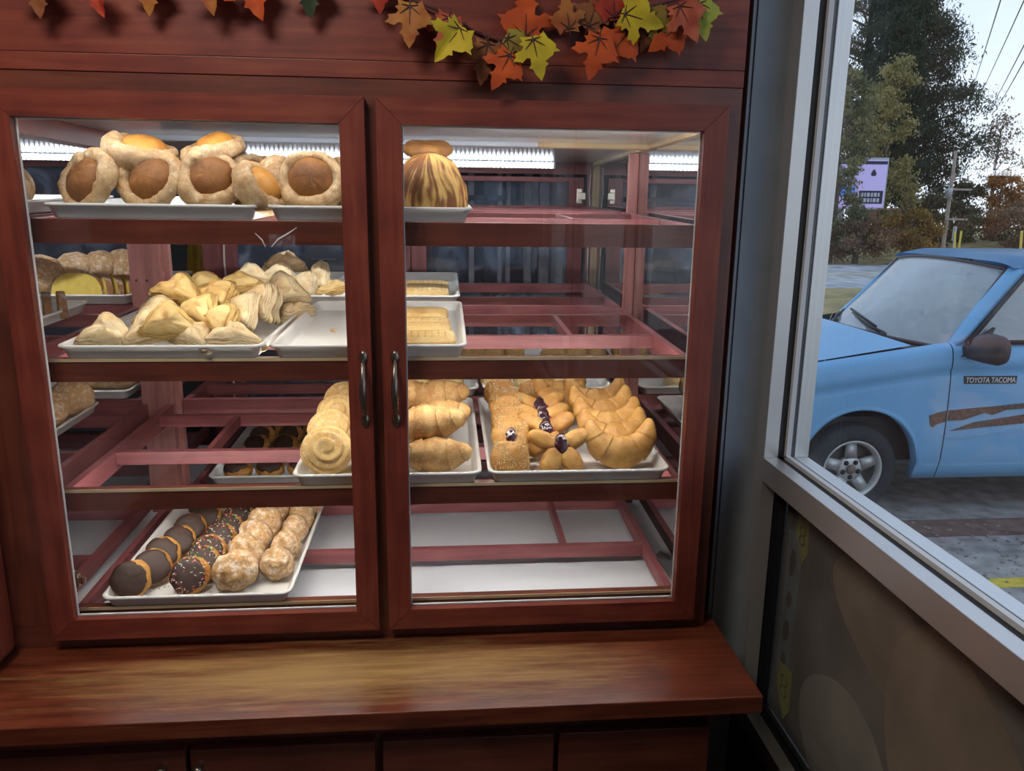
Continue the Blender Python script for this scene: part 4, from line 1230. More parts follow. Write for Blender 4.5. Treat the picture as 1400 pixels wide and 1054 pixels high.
# top shelf: ring breads with a cake centre
g = 'ring breads with cake centres'
T = 'top'
for i, (x, y, rot, lift, gold, sc, lab) in enumerate((
    (-0.512, 0.112, (62, 0, -34), 0.0, 0, 1.12, 'ring bread leaning at far left front of the top shelf'),
    (-0.402, 0.105, (64, 0, -20), 0.0, 0, 1.08, 'ring bread second from left in the top shelf front row'),
    (-0.300, 0.105, (70, 0, 4), 0.0, 0, 1.03, 'ring bread third from left in the top shelf front row'),
    (-0.128, 0.110, (76, 0, 6), 0.0, 0, 1.07, 'ring bread upright near the right stile of left door'),
    (-0.030, 0.115, (78, 0, -24), 0.0, 0, 1.07, 'ring bread half hidden behind the right stile of left door'),
    (-0.430, 0.150, (13, 3, 20), 0.071, 1, 1.14, 'golden ring bread lying on top at the left of the pile'),
    (-0.305, 0.160, (26, -8, -30), 0.066, 1, 1.06, 'golden ring bread lying on top, right one of the pair'),
    (-0.250, 0.185, (80, 0, 62), 0.0, 0, 1.02, 'ring bread on edge right of the pair on top'),
    (-0.185, 0.150, (74, 8, 78), 0.0, 1, 1.0, 'ring bread turned sideways beside the upright one'),
    (-0.212, 0.105, (50, -10, 60), 0.0, 1, 0.98, 'ring bread leaning low between the third and the upright one'),
    (-0.470, 0.270, (70, 0, 4), 0.0, 0, 1.0, 'ring bread in the second row at left behind the front pair'),
    (-0.355, 0.255, (74, 0, 8), 0.0, 1, 1.0, 'ring bread in the second row under the golden pair'),
    (-0.255, 0.300, (30, 0, 0), 0.040, 0, 0.92, 'pale ring bread at the back right of the left pile'),
    (-0.090, 0.240, (70, 0, -8), 0.0, 0, 1.0, 'ring bread behind the upright one by the door stile'),
    (-0.150, 0.330, (66, 0, 12), 0.0, 1, 0.95, 'ring bread at back of the pile by the strip light'))):
    put('ring_bread', 'ring%d' % (i % 4 + (4 if gold else 0)), k_ring(i % 4 + 1.3, M_CAKE_LIT if gold else M_CAKE), T, x, y, rot, lab, 'bread', g, lift, sc)
put('marbled_loaf', 'marble', k_marble(3), T, 0.086, 0.145, (14, 0, -6), 'brown and cream ribbed loaf alone at right on the top shelf', 'bread', None, 0.0, 1.22)
put('ring_roll', 'bunroll', k_bun(5, 0.047, 0.014), T, 0.080, 0.215, (14, 0, 0), 'brown ring roll resting on top behind the ribbed loaf', 'bread', None, 0.101)
put('bun', 'shell_b', k_shell(8, 0.046, 0.050, M_BUN), T, 0.082, 0.275, (0, 0, 0), 'brown round bun under the ring roll behind the ribbed loaf', 'bread', None)
for i, (x, y, lab) in enumerate(((-0.700, 0.170, 'pale shell bread on the corner case top shelf, nearest the post'), (-0.735, 0.26, 'pale shell bread behind the nearest one on corner case top shelf'), (-0.79, 0.13, 'pale shell bread at far left on the corner case top shelf'))):
    put('shell_bread', 'shellp', k_shell(2, 0.050, 0.03, M_COLLAR), T, x, y, (62, 0, 30), lab, 'bread', 'shell breads in the corner case')

# upper shelf: heaped turnovers
g = 'folded puff turnovers'
U = 'upper'
TURN = (
    # x, y, lift, rx, ry, rz, mat, label
    (-0.505, 0.115, 0.0, 44, 0, 4, 0, 'turnover standing at the front left corner of the heap'),
    (-0.440, 0.125, 0.002, 52, -8, 28, 0, 'turnover leaning beside the front left corner one'),
    (-0.395, 0.110, 0.020, 72, 0, 8, 1, 'turnover with its open flaky end facing the door'),
    (-0.345, 0.100, 0.0, 22, 6, -36, 0, 'turnover lying low at the front right of the heap'),
    (-0.277, 0.095, 0.0, 14, 0, 10, 0, 'turnover flat on the tray at the front right corner'),
    (-0.310, 0.135, 0.012, 48, 14, -44, 1, 'turnover on its long edge sloping down to the right'),
    (-0.350, 0.170, 0.030, 52, 10, -40, 1, 'golden turnover sloping right behind the foremost ones'),
    (-0.440, 0.200, 0.024, 50, 0, 20, 0, 'pale turnover near the left rim of the tray'),
    (-0.415, 0.245, 0.052, 40, 10, -12, 1, 'golden turnover on top in the middle of the heap'),
    (-0.345, 0.250, 0.050, 36, 12, -36, 1, 'golden turnover on top right of the middle one'),
    (-0.280, 0.215, 0.020, 56, 16, -52, 0, 'pale turnover leaning right on the right side, lower one'),
    (-0.260, 0.270, 0.026, 58, 16, -52, 0, 'pale turnover leaning right behind the lower one'),
    (-0.470, 0.300, 0.020, 44, 0, 24, 0, 'turnover behind at left of the heap'),
    (-0.400, 0.330, 0.060, 30, -6, 4, 1, 'golden turnover on the top back of the heap'),
    (-0.330, 0.350, 0.056, 34, -10, 12, 1, 'golden turnover topmost at the right back of heap'),
    (-0.258, 0.345, 0.010, 64, 12, -58, 0, 'turnover leaning right near the tray rim, third one'),
    (-0.245, 0.400, 0.040, 66, 0, 34, 0, 'pale triangular turnover standing at the right back of heap'),
    (-0.235, 0.410, 0.0, 12, 0, 60, 0, 'turnover lying flat under the pale standing triangle'),
    (-0.470, 0.400, 0.010, 40, 0, 10, 0, 'turnover at the left back of the front tray'),
    (-0.375, 0.420, 0.020, 40, 0, -10, 0, 'turnover low at the back of the front tray'))
for i, (x, y, lift, rx, ry, rz, m, lab) in enumerate(TURN):
    put('turnover', 'turn%d_%d' % (i % 4, m), k_turnover(i % 4 + 1, 0.122, 0.036, M_PUFFD if m else M_PUFF), U, x, y, (rx, ry, rz), lab, 'pastry', g, lift, 1.0)
for i, (x, y, lift, rot, lab) in enumerate((
    (-0.395, 0.735, 0.030, (36, 0, 8), 'turnover on the rear tray at left'),
    (-0.330, 0.745, 0.030, (52, 4, -4), 'turnover lying lengthwise in the middle of the rear tray'),
    (-0.320, 0.800, 0.060, (40, 0, 4), 'turnover on top of the middle one on rear tray'),
    (-0.255, 0.735, 0.0, (46, 14, -40), 'turnover leaning right on the rear tray, nearer one'),
    (-0.218, 0.760, 0.012, (62, 10, -48), 'tall turnover leaning at the right of rear tray'),
    (-0.190, 0.735, 0.0, (14, 0, 30), 'golden turnover flat at the right end of rear tray'),
    (-0.450, 0.790, 0.0, (40, 0, 20), 'turnover at the far left of the rear tray'))):
    put('turnover', 'turn%d_%d' % (i % 4, 1 if i == 5 else 0), k_turnover(i % 4 + 1, 0.122, 0.036, M_PUFFD if i == 5 else M_PUFF), U, x, y, rot, lab, 'pastry', 'turnovers on the rear tray', lift, 1.05)
for i, (y, lift, x, lab) in enumerate(((0.110, 0, 0.060, 'foremost'), (0.178, 0.004, 0.052, 'second from front'), (0.246, 0.002, 0.050, 'third from front'), (0.318, 0.010, 0.046, 'fourth from front'), (0.392, 0.0, 0.040, 'rearmost'))):
    put('crimped_pastry', 'crimp%d' % (i % 2), k_crimped(i % 2 + 1, 0.140, 0.070, 0.024), U, x, y, (12, 0, 3 - 2 * i), 'golden crimped pastry slab, %s of five beside the empty tray space' % lab, 'pastry', 'crimped pastries on the front tray', lift)
for i in range(3):
    put('crimped_pastry', 'crimp%d' % (i % 2), k_crimped(i % 2 + 1, 0.140, 0.070, 0.024), U, 0.050, 0.73 + 0.075 * i, (10, 0, 0), 'golden crimped pastry slab on the rear tray, %s' % ('foremost', 'middle', 'rearmost')[i], 'pastry', 'crimped pastries on the rear tray')
bm = pillow(4, 0.006, 0.004, 0.0022, 0.9); o = obj('pastry_crumb', bm, M_PUFFD, smooth=True, loc=(-0.125, 0.285, shelf_z(U, 0.285) + 0.0085)); tag(o, 'golden crumb lying on the empty part of the white tray', 'crumb')

# middle shelf: swirl buns, croissants
Mi = 'middle'
for i, (x, y, lift, rot, sc, lab) in enumerate((
    (-0.122, 0.112, 0.0, (62, 0, 8), 1.05, 'swirl bun foremost, its spiral facing the left door glass'),
    (-0.128, 0.215, 0.010, (58, 0, 22), 1.0, 'swirl bun second from the front in the left column'),
    (-0.125, 0.310, 0.016, (56, 0, 16), 1.0, 'swirl bun third from the front in the left column'),
    (-0.122, 0.400, 0.022, (56, 0, 16), 1.0, 'swirl bun rearmost in the left column'),
    (-0.035, 0.125, 0.0, (60, 0, -10), 0.95, 'swirl bun hidden mostly behind the meeting door stiles'),
    (-0.050, 0.225, 0.030, (50, 0, -10), 0.95, 'swirl bun behind the one at the door stiles'),
    (-0.045, 0.330, 0.045, (50, 0, -14), 0.95, 'swirl bun high at the back beside the left column'))):
    put('swirl_bun', 'swirl%d' % (i % 3), k_swirl(i % 3 + 1), Mi, x, y, rot, lab, 'bread', 'spiral topped swirl buns', lift, sc)
for i, (x, y, lift, rot, sc, lab) in enumerate((
    (0.090, 0.105, 0.0, (38, 0, 182), 1.08, 'sugar dusted croissant foremost on the middle shelf'),
    (0.075, 0.140, 0.052, (34, 8, 176), 1.12, 'croissant lying on top of the foremost croissant'),
    (0.098, 0.215, 0.050, (40, 6, 172), 1.0, 'bright croissant just behind the top one'),
    (0.085, 0.290, 0.010, (40, 0, 184), 1.05, 'croissant in the middle of the row'),
    (0.090, 0.345, 0.052, (30, 6, 178), 1.12, 'sugar dusted croissant high at the back of the row'),
    (0.060, 0.420, 0.010, (34, 0, 186), 1.05, 'croissant rearmost in the row'),
    (0.030, 0.330, 0.065, (34, -10, 200), 1.0, 'croissant at back left against the door stile'))):
    put('croissant', 'crois%d' % (i % 3), k_croissant(i % 3 + 1), Mi, x, y, rot, lab, 'bread', 'croissants on the middle shelf', lift, sc)
# coconut pastries, jam butterflies, horned breads
for i, (x, y, lift, rot, jam, lab) in enumerate((
    (0.238, 0.092, 0.0, (56, 0, 0), 0, 'foremost'), (0.240, 0.128, 0.030, (52, 0, 0), 1, 'second, split open with dark jam,'), (0.247, 0.190, 0.024, (46, 0, -4), 0, 'third from the front'),
    (0.248, 0.255, 0.026, (46, 0, -2), 0, 'fourth from the front'), (0.248, 0.320, 0.030, (46, 0, 2), 0, 'fifth from the front'), (0.248, 0.385, 0.034, (44, 0, -4), 0, 'sixth from the front'), (0.242, 0.450, 0.036, (44, 0, 0), 0, 'rearmost'))):
    put('coconut_pastry', 'ses%d_%d' % (i % 3, jam), k_sesame(i % 3 + 1, bool(jam)), Mi, x, y, rot, 'coconut topped pastry, %s in the row beside the croissants' % lab, 'pastry', 'coconut topped pastries in a row', lift, 1.06)
for i, (x, y, lift, rot, lab) in enumerate(((0.318, 0.440, 0.012, (30, 0, 6), 'sugared coconut square behind the jam butterflies, upper one'), (0.318, 0.425, 0.0, (8, 0, 0), 'coconut square under the sugared one behind the jam butterflies'))):
    put('coconut_pastry', 'ses%d_0' % (i + 1), k_sesame(i + 2, False), Mi, x, y, rot, lab, 'pastry', None, lift + (0.030 if i == 0 else 0), 1.0)
for i, (x, y, lift, rot, lab) in enumerate(((0.338, 0.105, 0.0, (58, 0, 4), 'jam butterfly pastry foremost, dark berries in its centre'), (0.320, 0.185, 0.006, (54, 0, -6), 'jam butterfly pastry second from the front'), (0.322, 0.265, 0.010, (50, 0, 8), 'jam butterfly pastry third from the front'), (0.325, 0.340, 0.010, (48, 0, 0), 'jam butterfly pastry rearmost'))):
    put('butterfly_pastry', 'fly%d' % (i % 2), k_butterfly(i % 2 + 1), Mi, x, y, rot, lab, 'pastry', 'jam filled butterfly pastries', lift, 1.08)
for i, (x, y, lift, rot, sc, lab) in enumerate((
    (0.462, 0.105, 0.0, (72, 0, 0), 1.06, 'horned bread foremost, both tips pointing up'),
    (0.462, 0.170, 0.008, (64, 0, 2), 1.05, 'horned bread second from the front at right'),
    (0.464, 0.240, 0.014, (60, 0, -3), 1.05, 'horned bread third from the front at right'),
    (0.466, 0.310, 0.020, (58, 0, 3), 1.05, 'horned bread fourth from the front at right'),
    (0.466, 0.385, 0.026, (56, 0, 0), 1.05, 'horned bread rearmost at right'),
    (0.385, 0.385, 0.026, (54, 10, 20), 1.0, 'horned bread turned in the middle behind the butterflies'),
    (0.392, 0.460, 0.030, (54, 0, 10), 1.0, 'horned bread behind the turned one in the middle'))):
    put('horned_bread', 'horn%d' % (i % 3), k_horn(i % 3 + 1), Mi, x, y, rot, lab, 'bread', 'horned breads on the middle shelf', lift, sc)
# flat sliced-looking shells leaning on the rear trays
k = 0
for row, (x0, xs) in enumerate(((0.19, 5), (0.44, 5))):
    for i in range(xs):
        y = 0.98 if i % 2 else 0.94
        put('leaning_shell', 'lean%d' % (i % 2), k_shell(i % 2 + 11, 0.048, 0.018, M_ROLL), Mi, x0 + 0.030 * i, y, (60, -22, -32), 'pale flat bread, %s in the leaning row at %s of the rear trays' % (('first', 'second', 'third', 'fourth', 'fifth')[i], ('left', 'right')[row]), 'bread', 'flat breads leaning on the rear trays', 0.006)
for i, (x, lab) in enumerate(((0.25, 'left'), (0.34, 'middle'), (0.44, 'right'))):
    put('round_bread', 'rnd', k_shell(21, 0.043, 0.03, M_ROLL), Mi, x, 0.735, (14, 0, 30 * i), 'golden round bread at the front of the right rear tray, %s one' % lab, 'bread', 'round breads on the right rear tray')
for i, (x, lab) in enumerate(((-0.07, 'left'), (0.03, 'middle'), (0.12, 'right'))):
    put('round_bread', 'rnd', k_shell(21, 0.043, 0.03, M_ROLL), Mi, x, 0.735, (14, 0, 40 * i), 'golden round bread at the front of the left rear tray, %s one' % lab, 'bread', 'round breads on the left rear tray')

# bottom shelf: cookies
B = 'bottom'
for i, (x, y, lift, rot, sc) in enumerate(((-0.508, 0.094, 0.0, (58, 0, 14), 1.12), (-0.482, 0.138, 0.004, (54, 4, 26), 1.12), (-0.485, 0.205, 0.004, (48, 0, 24), 1.08), (-0.470, 0.262, 0.004, (46, 0, 24), 1.05), (-0.467, 0.328, 0.004, (46, 0, 20), 1.05), (-0.450, 0.395, 0.004, (44, 0, 10), 1.0), (-0.472, 0.440, 0.004, (44, 0, 18), 1.0))):
    put('dipped_cookie', 'choc%d' % (i % 3), k_cookie(i % 3 + 1, coat=True, ck=0.98), B, x, y, rot, 'plain chocolate dipped cookie, %s in the leftmost row' % nth(i), 'cookie', 'chocolate dipped cookies', lift, sc)
for i, (x, y, lift, rot, sc) in enumerate(((-0.398, 0.104, 0.0, (56, 0, 10), 1.14), (-0.388, 0.150, 0.004, (50, 0, 12), 1.12), (-0.392, 0.205, 0.004, (48, 0, 10), 1.1), (-0.385, 0.262, 0.004, (48, 0, 8), 1.1), (-0.382, 0.320, 0.004, (46, 0, 12), 1.05), (-0.375, 0.385, 0.004, (44, 0, 6), 1.05), (-0.375, 0.450, 0.004, (44, 0, 6), 1.05))):
    put('sprinkled_cookie', 'spr%d' % (i % 3), k_cookie(i % 3 + 5, coat=True, spr=True, ck=0.93), B, x, y, rot, 'chocolate cookie with coloured sprinkles, %s in the second row' % nth(i), 'cookie', 'sprinkled chocolate cookies', lift, sc)
for i, (x, y, lift, sc) in enumerate(((-0.312, 0.108, 0.0, 1.32), (-0.306, 0.180, 0.0, 1.24), (-0.303, 0.248, 0.0, 1.2), (-0.300, 0.315, 0.0, 1.18), (-0.298, 0.382, 0.0, 1.16), (-0.296, 0.448, 0.0, 1.15))):
    put('sugared_ball', 'sug%d' % (i % 3), k_sugar(i % 3 + 1), B, x, y, (40 * i, 15 * i, 70 * i), 'large sugar crusted ball, %s in the third row' % nth(i), 'pastry', 'large sugar crusted balls', lift, sc)
for i, (x, y, sc) in enumerate(((-0.236, 0.140, 1.0), (-0.232, 0.215, 1.0), (-0.230, 0.300, 0.98), (-0.228, 0.370, 0.98), (-0.226, 0.44, 0.98))):
    put('sugared_ball', 'sug%d' % ((i + 1) % 3), k_sugar((i + 1) % 3 + 1), B, x, y, (25 * i + 60, 40 * i, 50 * i), 'small sugar crusted ball, %s in the rightmost row' % nth(i), 'pastry', 'small sugar crusted balls', 0.0, sc)
rn = random.Random(5)
bm = bmesh.new()
for i in range(46):
    x, y = rn.uniform(-0.50, -0.33), 0.075 + abs(rn.gauss(0, 0.02))
    M = Matrix.Translation((x, y, shelf_z(B, y) + 0.0063)) @ Matrix.Rotation(rn.uniform(0, pi), 4, 'Z') @ Matrix.Rotation(pi / 2, 4, 'X')
    lathe(bm, [(0, -0.0018), (0.0006, -0.0015), (0.0006, 0.0015), (0, 0.0018)], 6, M, mi=rn.choice((0, 1, 5, 5, 5, 2)))
tag(obj('loose_sprinkles', bm, SPR + [M_CHOC]), 'loose sprinkles and crumbs scattered at the front of cookie tray', 'sprinkles', None, 'stuff')
# rear tray: iced cookies
for i, (x, y, rot, lab) in enumerate(((-0.462, 0.712, (8, 0, 0), 'left'), (-0.375, 0.712, (8, 0, 40), 'middle'), (-0.290, 0.715, (8, 0, 80), 'right'))):
    put('iced_cookie', 'ice%d' % (i % 3), k_cookie(i % 3 + 8, 0.0335, 0.018, coat=True, ck=0.80), B, x, y, rot, 'fat chocolate iced cookie lying flat at the front of rear tray, %s' % lab, 'cookie', 'iced cookies flat on the rear tray', 0.0, 1.15)
for c, (x0, lab) in enumerate(((-0.455, 'left'), (-0.370, 'middle'), (-0.290, 'right'))):
    for i in range(4):
        put('iced_cookie', 'lc%d' % ((i + c) % 3), k_cookie((i + c) % 3 + 12, coat=True, ck=0.62), B, x0 + 0.006 * i, 0.90 + 0.050 * i, (38, 0, 6), 'brown iced cookie, %s in the %s stack on the rear tray' % (nth(i), lab), 'cookie', 'iced cookies leaning on the rear tray', 0.012 if i else 0.0, 1.15)

# corner case, upper shelf: sliced loaves and shells
for i in range(7):
    put('loaf_slice', 'slice', k_slice(1, 0.13, 0.055, 0.016), U, -0.930 + 0.0275 * i, 0.425 + 0.010 * i, (0, 0, -62), 'sugar dusted loaf slice, %s of the near loaf in the corner case' % nth(i), 'cake slice', 'slices of the near loaf')
put('loaf_slice', 'slice', k_slice(1, 0.13, 0.055, 0.016), U, -0.848, 0.752, (-8, 0, -14), 'cut yellow loaf slice facing the glass in the corner case', 'cake slice', None, 0.0, 1.15)
for i in range(6):
    put('loaf_slice', 'slice', k_slice(1, 0.13, 0.055, 0.016), U, -0.800 + 0.024 * i, 0.775 + 0.010 * i, (-6, 0, -50), 'sugar dusted slice, %s behind the cut yellow one in corner case' % ('first', 'second', 'third', 'fourth', 'fifth', 'sixth')[i], 'cake slice', 'slices of the yellow loaf')
for i, (x, y, rot, lab) in enumerate(((-0.965, 0.800, (48, 0, 20), 'shell bread at far left behind the yellow loaf'), (-0.905, 0.860, (50, 0, -10), 'sugar patterned shell bread behind the yellow loaf'), (-0.850, 0.880, (54, 0, -30), 'shell bread right of the sugar patterned one'), (-0.800, 0.900, (58, 0, -36), 'shell bread tallest in the row behind the yellow loaf'), (-0.760, 0.900, (58, 0, -36), 'shell bread next right of the tallest one'), (-0.720, 0.905, (58, 0, -36), 'golden shell bread nearest the screwed post'))):
    put('shell_bread', 'shell%d' % (0 if i < 5 else 1), k_shell(3, 0.060, 0.032, M_CONCHA if i < 5 else M_CAKE_LIT), U, x, y, rot, lab, 'bread', 'shell breads behind the yellow loaf', 0.012)
for i, (x, y, rot, lab) in enumerate(((-0.800, 0.42, (64, 0, 18), 'round sugared bread standing near the tray corner'), (-0.785, 0.52, (58, 0, 22), 'round sugared bread behind the standing one'), (-0.835, 0.28, (50, 0, 10), 'round sugared bread at the front beside the door stile'), (-0.870, 0.46, (60, 0, 10), 'round sugared bread left of the standing one'))):
    put('shell_bread', 'sr', k_shell(6, 0.050, 0.030, M_CONCHA), Mi, x, y, rot, lab, 'bread', 'round sugared breads in corner case')
for i, x in enumerate((-0.86, -0.775)):
    put('long_bread', 'lg', [('long_bread', lambda: arc_tube(5, 0.075, 0.021, 0.2, 0.5, 3, 0.0, 0.8), M_COLLAR)], Mi, x, 0.76, (10, 0, 6), 'long pale bread on the corner case rear tray, %s' % ('left', 'right')[i], 'bread', 'long breads on the corner rear tray')

# ------------------------------------------------------------------ autumn garland on the header
def leafm(name, c1, c2):
    m, nt, out = new_mat(name); L = nt.links.new
    b = nt.nodes.new('ShaderNodeBsdfPrincipled'); tc = nt.nodes.new('ShaderNodeTexCoord')
    n = nt.nodes.new('ShaderNodeTexNoise'); n.inputs['Scale'].default_value = 30; n.inputs['Detail'].default_value = 4
    r = nt.nodes.new('ShaderNodeValToRGB'); r.color_ramp.elements[0].position = 0.35; r.color_ramp.elements[1].position = 0.65
    r.color_ramp.elements[0].color = (*[0.82 * c for c in c1], 1); r.color_ramp.elements[1].color = (*[0.82 * c for c in c2], 1)
    L(tc.outputs['Object'], n.inputs['Vector']); L(n.outputs['Fac'], r.inputs[0]); L(r.outputs[0], b.inputs['Base Color'])
    setp(b, Roughness=0.6, Specular_IOR_Level=0.3)
    t = nt.nodes.new('ShaderNodeBsdfTranslucent'); L(r.outputs[0], t.inputs[0])
    mx = nt.nodes.new('ShaderNodeMixShader'); mx.inputs[0].default_value = 0.25
    L(b.outputs[0], mx.inputs[1]); L(t.outputs[0], mx.inputs[2]); L(mx.outputs[0], out.inputs[0])
    return m
LM = {'orange': leafm('leaf_orange', (0.80, 0.13, 0.02), (0.60, 0.09, 0.02)), 'red': leafm('leaf_red', (0.68, 0.09, 0.035), (0.45, 0.04, 0.03)), 'salmon': leafm('leaf_salmon', (0.75, 0.20, 0.09), (0.50, 0.09, 0.05)),
      'yellow': leafm('leaf_yellow', (0.80, 0.62, 0.03), (0.62, 0.46, 0.03)), 'ochre': leafm('leaf_ochre', (0.62, 0.27, 0.05), (0.48, 0.13, 0.04)), 'brown': leafm('leaf_brown', (0.38, 0.14, 0.04), (0.26, 0.075, 0.03)),
      'olive': leafm('leaf_olive', (0.42, 0.36, 0.05), (0.30, 0.17, 0.03)), 'green': leafm('leaf_green', (0.05, 0.075, 0.03), (0.03, 0.05, 0.025)), 'lime': leafm('leaf_lime', (0.62, 0.62, 0.10), (0.45, 0.50, 0.06))}
VEIN = plain('dark_vein', (0.05, 0.015, 0.012), rough=0.6)
HALF = [(0.0, 0.0), (0.09, -0.07), (0.16, -0.02), (0.30, -0.13), (0.27, 0.02), (0.36, 0.05), (0.27, 0.14), (0.34, 0.22), (0.52, 0.24), (0.50, 0.33), (0.60, 0.42), (0.43, 0.42), (0.38, 0.50), (0.26, 0.42), (0.17, 0.44), (0.18, 0.58), (0.25, 0.66), (0.16, 0.70), (0.12, 0.83), (0.0, 1.0)]
def maple(size, curl, fold, seed):
    bm = bmesh.new()
    def at(x, y):
        z = -curl * (x * x * 1.6 + (y - 0.4) ** 2) + fold * abs(x) + 0.05 * nz((x * 2, y * 2, 0), 1.5, seed)
        return Vector((x * size, y * size, z * size))
    pts = HALF + [(-x, y) for x, y in HALF[-2:0:-1]]
    bm.faces.new([bm.verts.new((x, y, 0)) for x, y in pts])
    bmesh.ops.triangulate(bm, faces=bm.faces)
    bmesh.ops.subdivide_edges(bm, edges=bm.edges, cuts=3, use_grid_fill=True)
    back = bmesh.ops.duplicate(bm, geom=list(bm.verts) + list(bm.edges) + list(bm.faces))
    for g_ in back['geom']:
        if isinstance(g_, bmesh.types.BMVert): g_.co.z = -0.008
    for v in bm.verts:
        dz = v.co.z * size; v.co = at(v.co.x, v.co.y); v.co.z += dz
    for f in bm.faces: f.smooth = True
    return bm, at
gar = thing('leaf_garland', 'garland of orange, red and yellow maple leaves along the header', 'garland', (0.1, 0.008, 1.10))
GO = Vector((0.1, 0.008, 1.10))
def garland_leaf(x, z, y, ang, size, col, curl=0.25, fold=0.12, tilt=0, seed=1):
    bm, at = maple(size, curl, fold, seed)
    M = Matrix.Translation(Vector((x, y, z)) - GO) @ Matrix.Rotation(radians(90 - ang), 4, 'Y') @ Matrix.Rotation(radians(90 + tilt), 4, 'X')
    bmesh.ops.transform(bm, matrix=M, verts=bm.verts)
    lf = obj('leaf', bm, LM[col], gar); lf['label'] = col + ' fabric leaf'
    vb = bmesh.new()
    for (ex, ey) in ((0, 0.45), (0.24, 0.22), (-0.24, 0.22), (0.2, 0.0), (-0.2, 0.0)):
        tube(vb, [at(ex * t, 0.02 + (ey - 0.02) * t) + Vector((0, 0, 0.0012)) for t in (0, 0.5, 1.0)], [0.0011, 0.0008, 0.0004], 6)
    tube(vb, [at(0, 0) + Vector((0, 0, 0.001)), at(0, -0.22) + Vector((0, 0, 0.001))], 0.0010, 6)
    bmesh.ops.transform(vb, matrix=M, verts=vb.verts)
    obj('leaf_vein', vb, VEIN, lf)
def gx(u, v): return 0.058 + (u - 558) * 0.001172, 1.090 - (v - 18) * 0.00100 + (u - 558) * 0.00003
for i, (x, z, y, ang, size, col, curl, fold, tilt) in enumerate((
    (0.060, 1.106, -0.020, -92, 0.066, 'ochre', 0.2, 0.1, 6), (0.122, 1.094, -0.008, -105, 0.064, 'salmon', 0.3, 0.1, 4), (0.140, 1.072, -0.030, -128, 0.068, 'yellow', 0.3, 0.75, 8),
    (0.184, 1.054, -0.012, -100, 0.066, 'brown', 0.25, 0.1, 4), (0.220, 1.036, -0.024, -118, 0.064, 'orange', 0.2, 0.1, 8), (0.256, 1.060, -0.030, -76, 0.066, 'yellow', 0.25, 0.15, 4),
    (0.246, 1.066, -0.004, 88, 0.080, 'orange', 0.2, 0.1, 0), (0.215, 1.064, -0.006, -30, 0.050, 'olive', 0.3, 0.1, 0), (0.318, 1.080, -0.010, 100, 0.055, 'ochre', 0.25, 0.1, 0), (0.350, 1.086, -0.004, 70, 0.060, 'brown', 0.2, 0.1, 0),
    (0.366, 1.066, -0.024, -104, 0.070, 'orange', 0.2, 0.1, 6), (0.415, 1.080, -0.012, -125, 0.070, 'orange', 0.25, 0.1, 2), (0.392, 1.100, -0.008, 95, 0.06, 'red', 0.2, 0.1, 0),
    (0.405, 1.103, -0.022, -15, 0.070, 'yellow', 0.25, 0.15, 4), (0.446, 1.100, -0.016, -20, 0.052, 'olive', 0.3, 0.2, 2), (0.455, 1.090, -0.008, -110, 0.045, 'brown', 0.3, 0.1, 0),
    (0.500, 1.090, -0.014, -140, 0.066, 'orange', 0.25, 0.1, 4), (0.495, 1.118, -0.026, -60, 0.066, 'salmon', 0.3, 0.2, 6), (0.530, 1.125, -0.018, -75, 0.062, 'lime', 0.2, 0.1, 2),
    (-0.505, 1.128, -0.016, -90, 0.060, 'brown', 0.2, 0.1, 4), (-0.425, 1.122, -0.012, -75, 0.050, 'red', 0.3, 0.9, 4), (-0.340, 1.138, -0.012, -95, 0.060, 'ochre', 0.2, 0.1, 2), (-0.252, 1.146, -0.018, -84, 0.066, 'ochre', 0.3, 0.5, 4),
    (-0.196, 1.145, -0.014, -70, 0.074, 'orange', 0.3, 0.4, 4), (-0.098, 1.146, -0.012, -90, 0.064, 'green', 0.2, 0.2, 0), (0.012, 1.148, -0.014, -90, 0.056, 'red', 0.3, 0.1, 2))):
    garland_leaf(x, z, y, ang, size, col, curl, fold, tilt, i + 1)
bm = bmesh.new()
V = [(-0.62, 1.150), (-0.45, 1.145), (-0.30, 1.150), (-0.15, 1.152), (0.0, 1.146), (0.06, 1.122), (0.09, 1.110), (0.13, 1.096), (0.165, 1.076), (0.195, 1.066), (0.225, 1.062), (0.255, 1.071), (0.295, 1.079), (0.34, 1.085), (0.40, 1.098), (0.45, 1.120), (0.52, 1.140), (0.60, 1.150)]
tube(bm, [Vector((x, 0.012 - 0.004 * sin(k * 1.3), z)) - GO for k, (x, z) in enumerate(V)], 0.0018, 7)
for (x0, z0, x1, z1) in ((0.130, 1.096, 0.140, 1.075), (0.165, 1.076, 0.184, 1.058), (0.195, 1.066, 0.220, 1.040), (0.250, 1.070, 0.256, 1.060), (0.34, 1.085, 0.366, 1.070), (0.40, 1.098, 0.415, 1.085), (0.45, 1.12, 0.50, 1.092)):
    tube(bm, [Vector((x0, 0.010, z0)) - GO, Vector(((x0 + x1) / 2, -0.004, (z0 + z1) / 2 + 0.004)) - GO, Vector((x1, -0.016, z1)) - GO], 0.0012, 6)
obj('vine', bm, VEIN, gar)

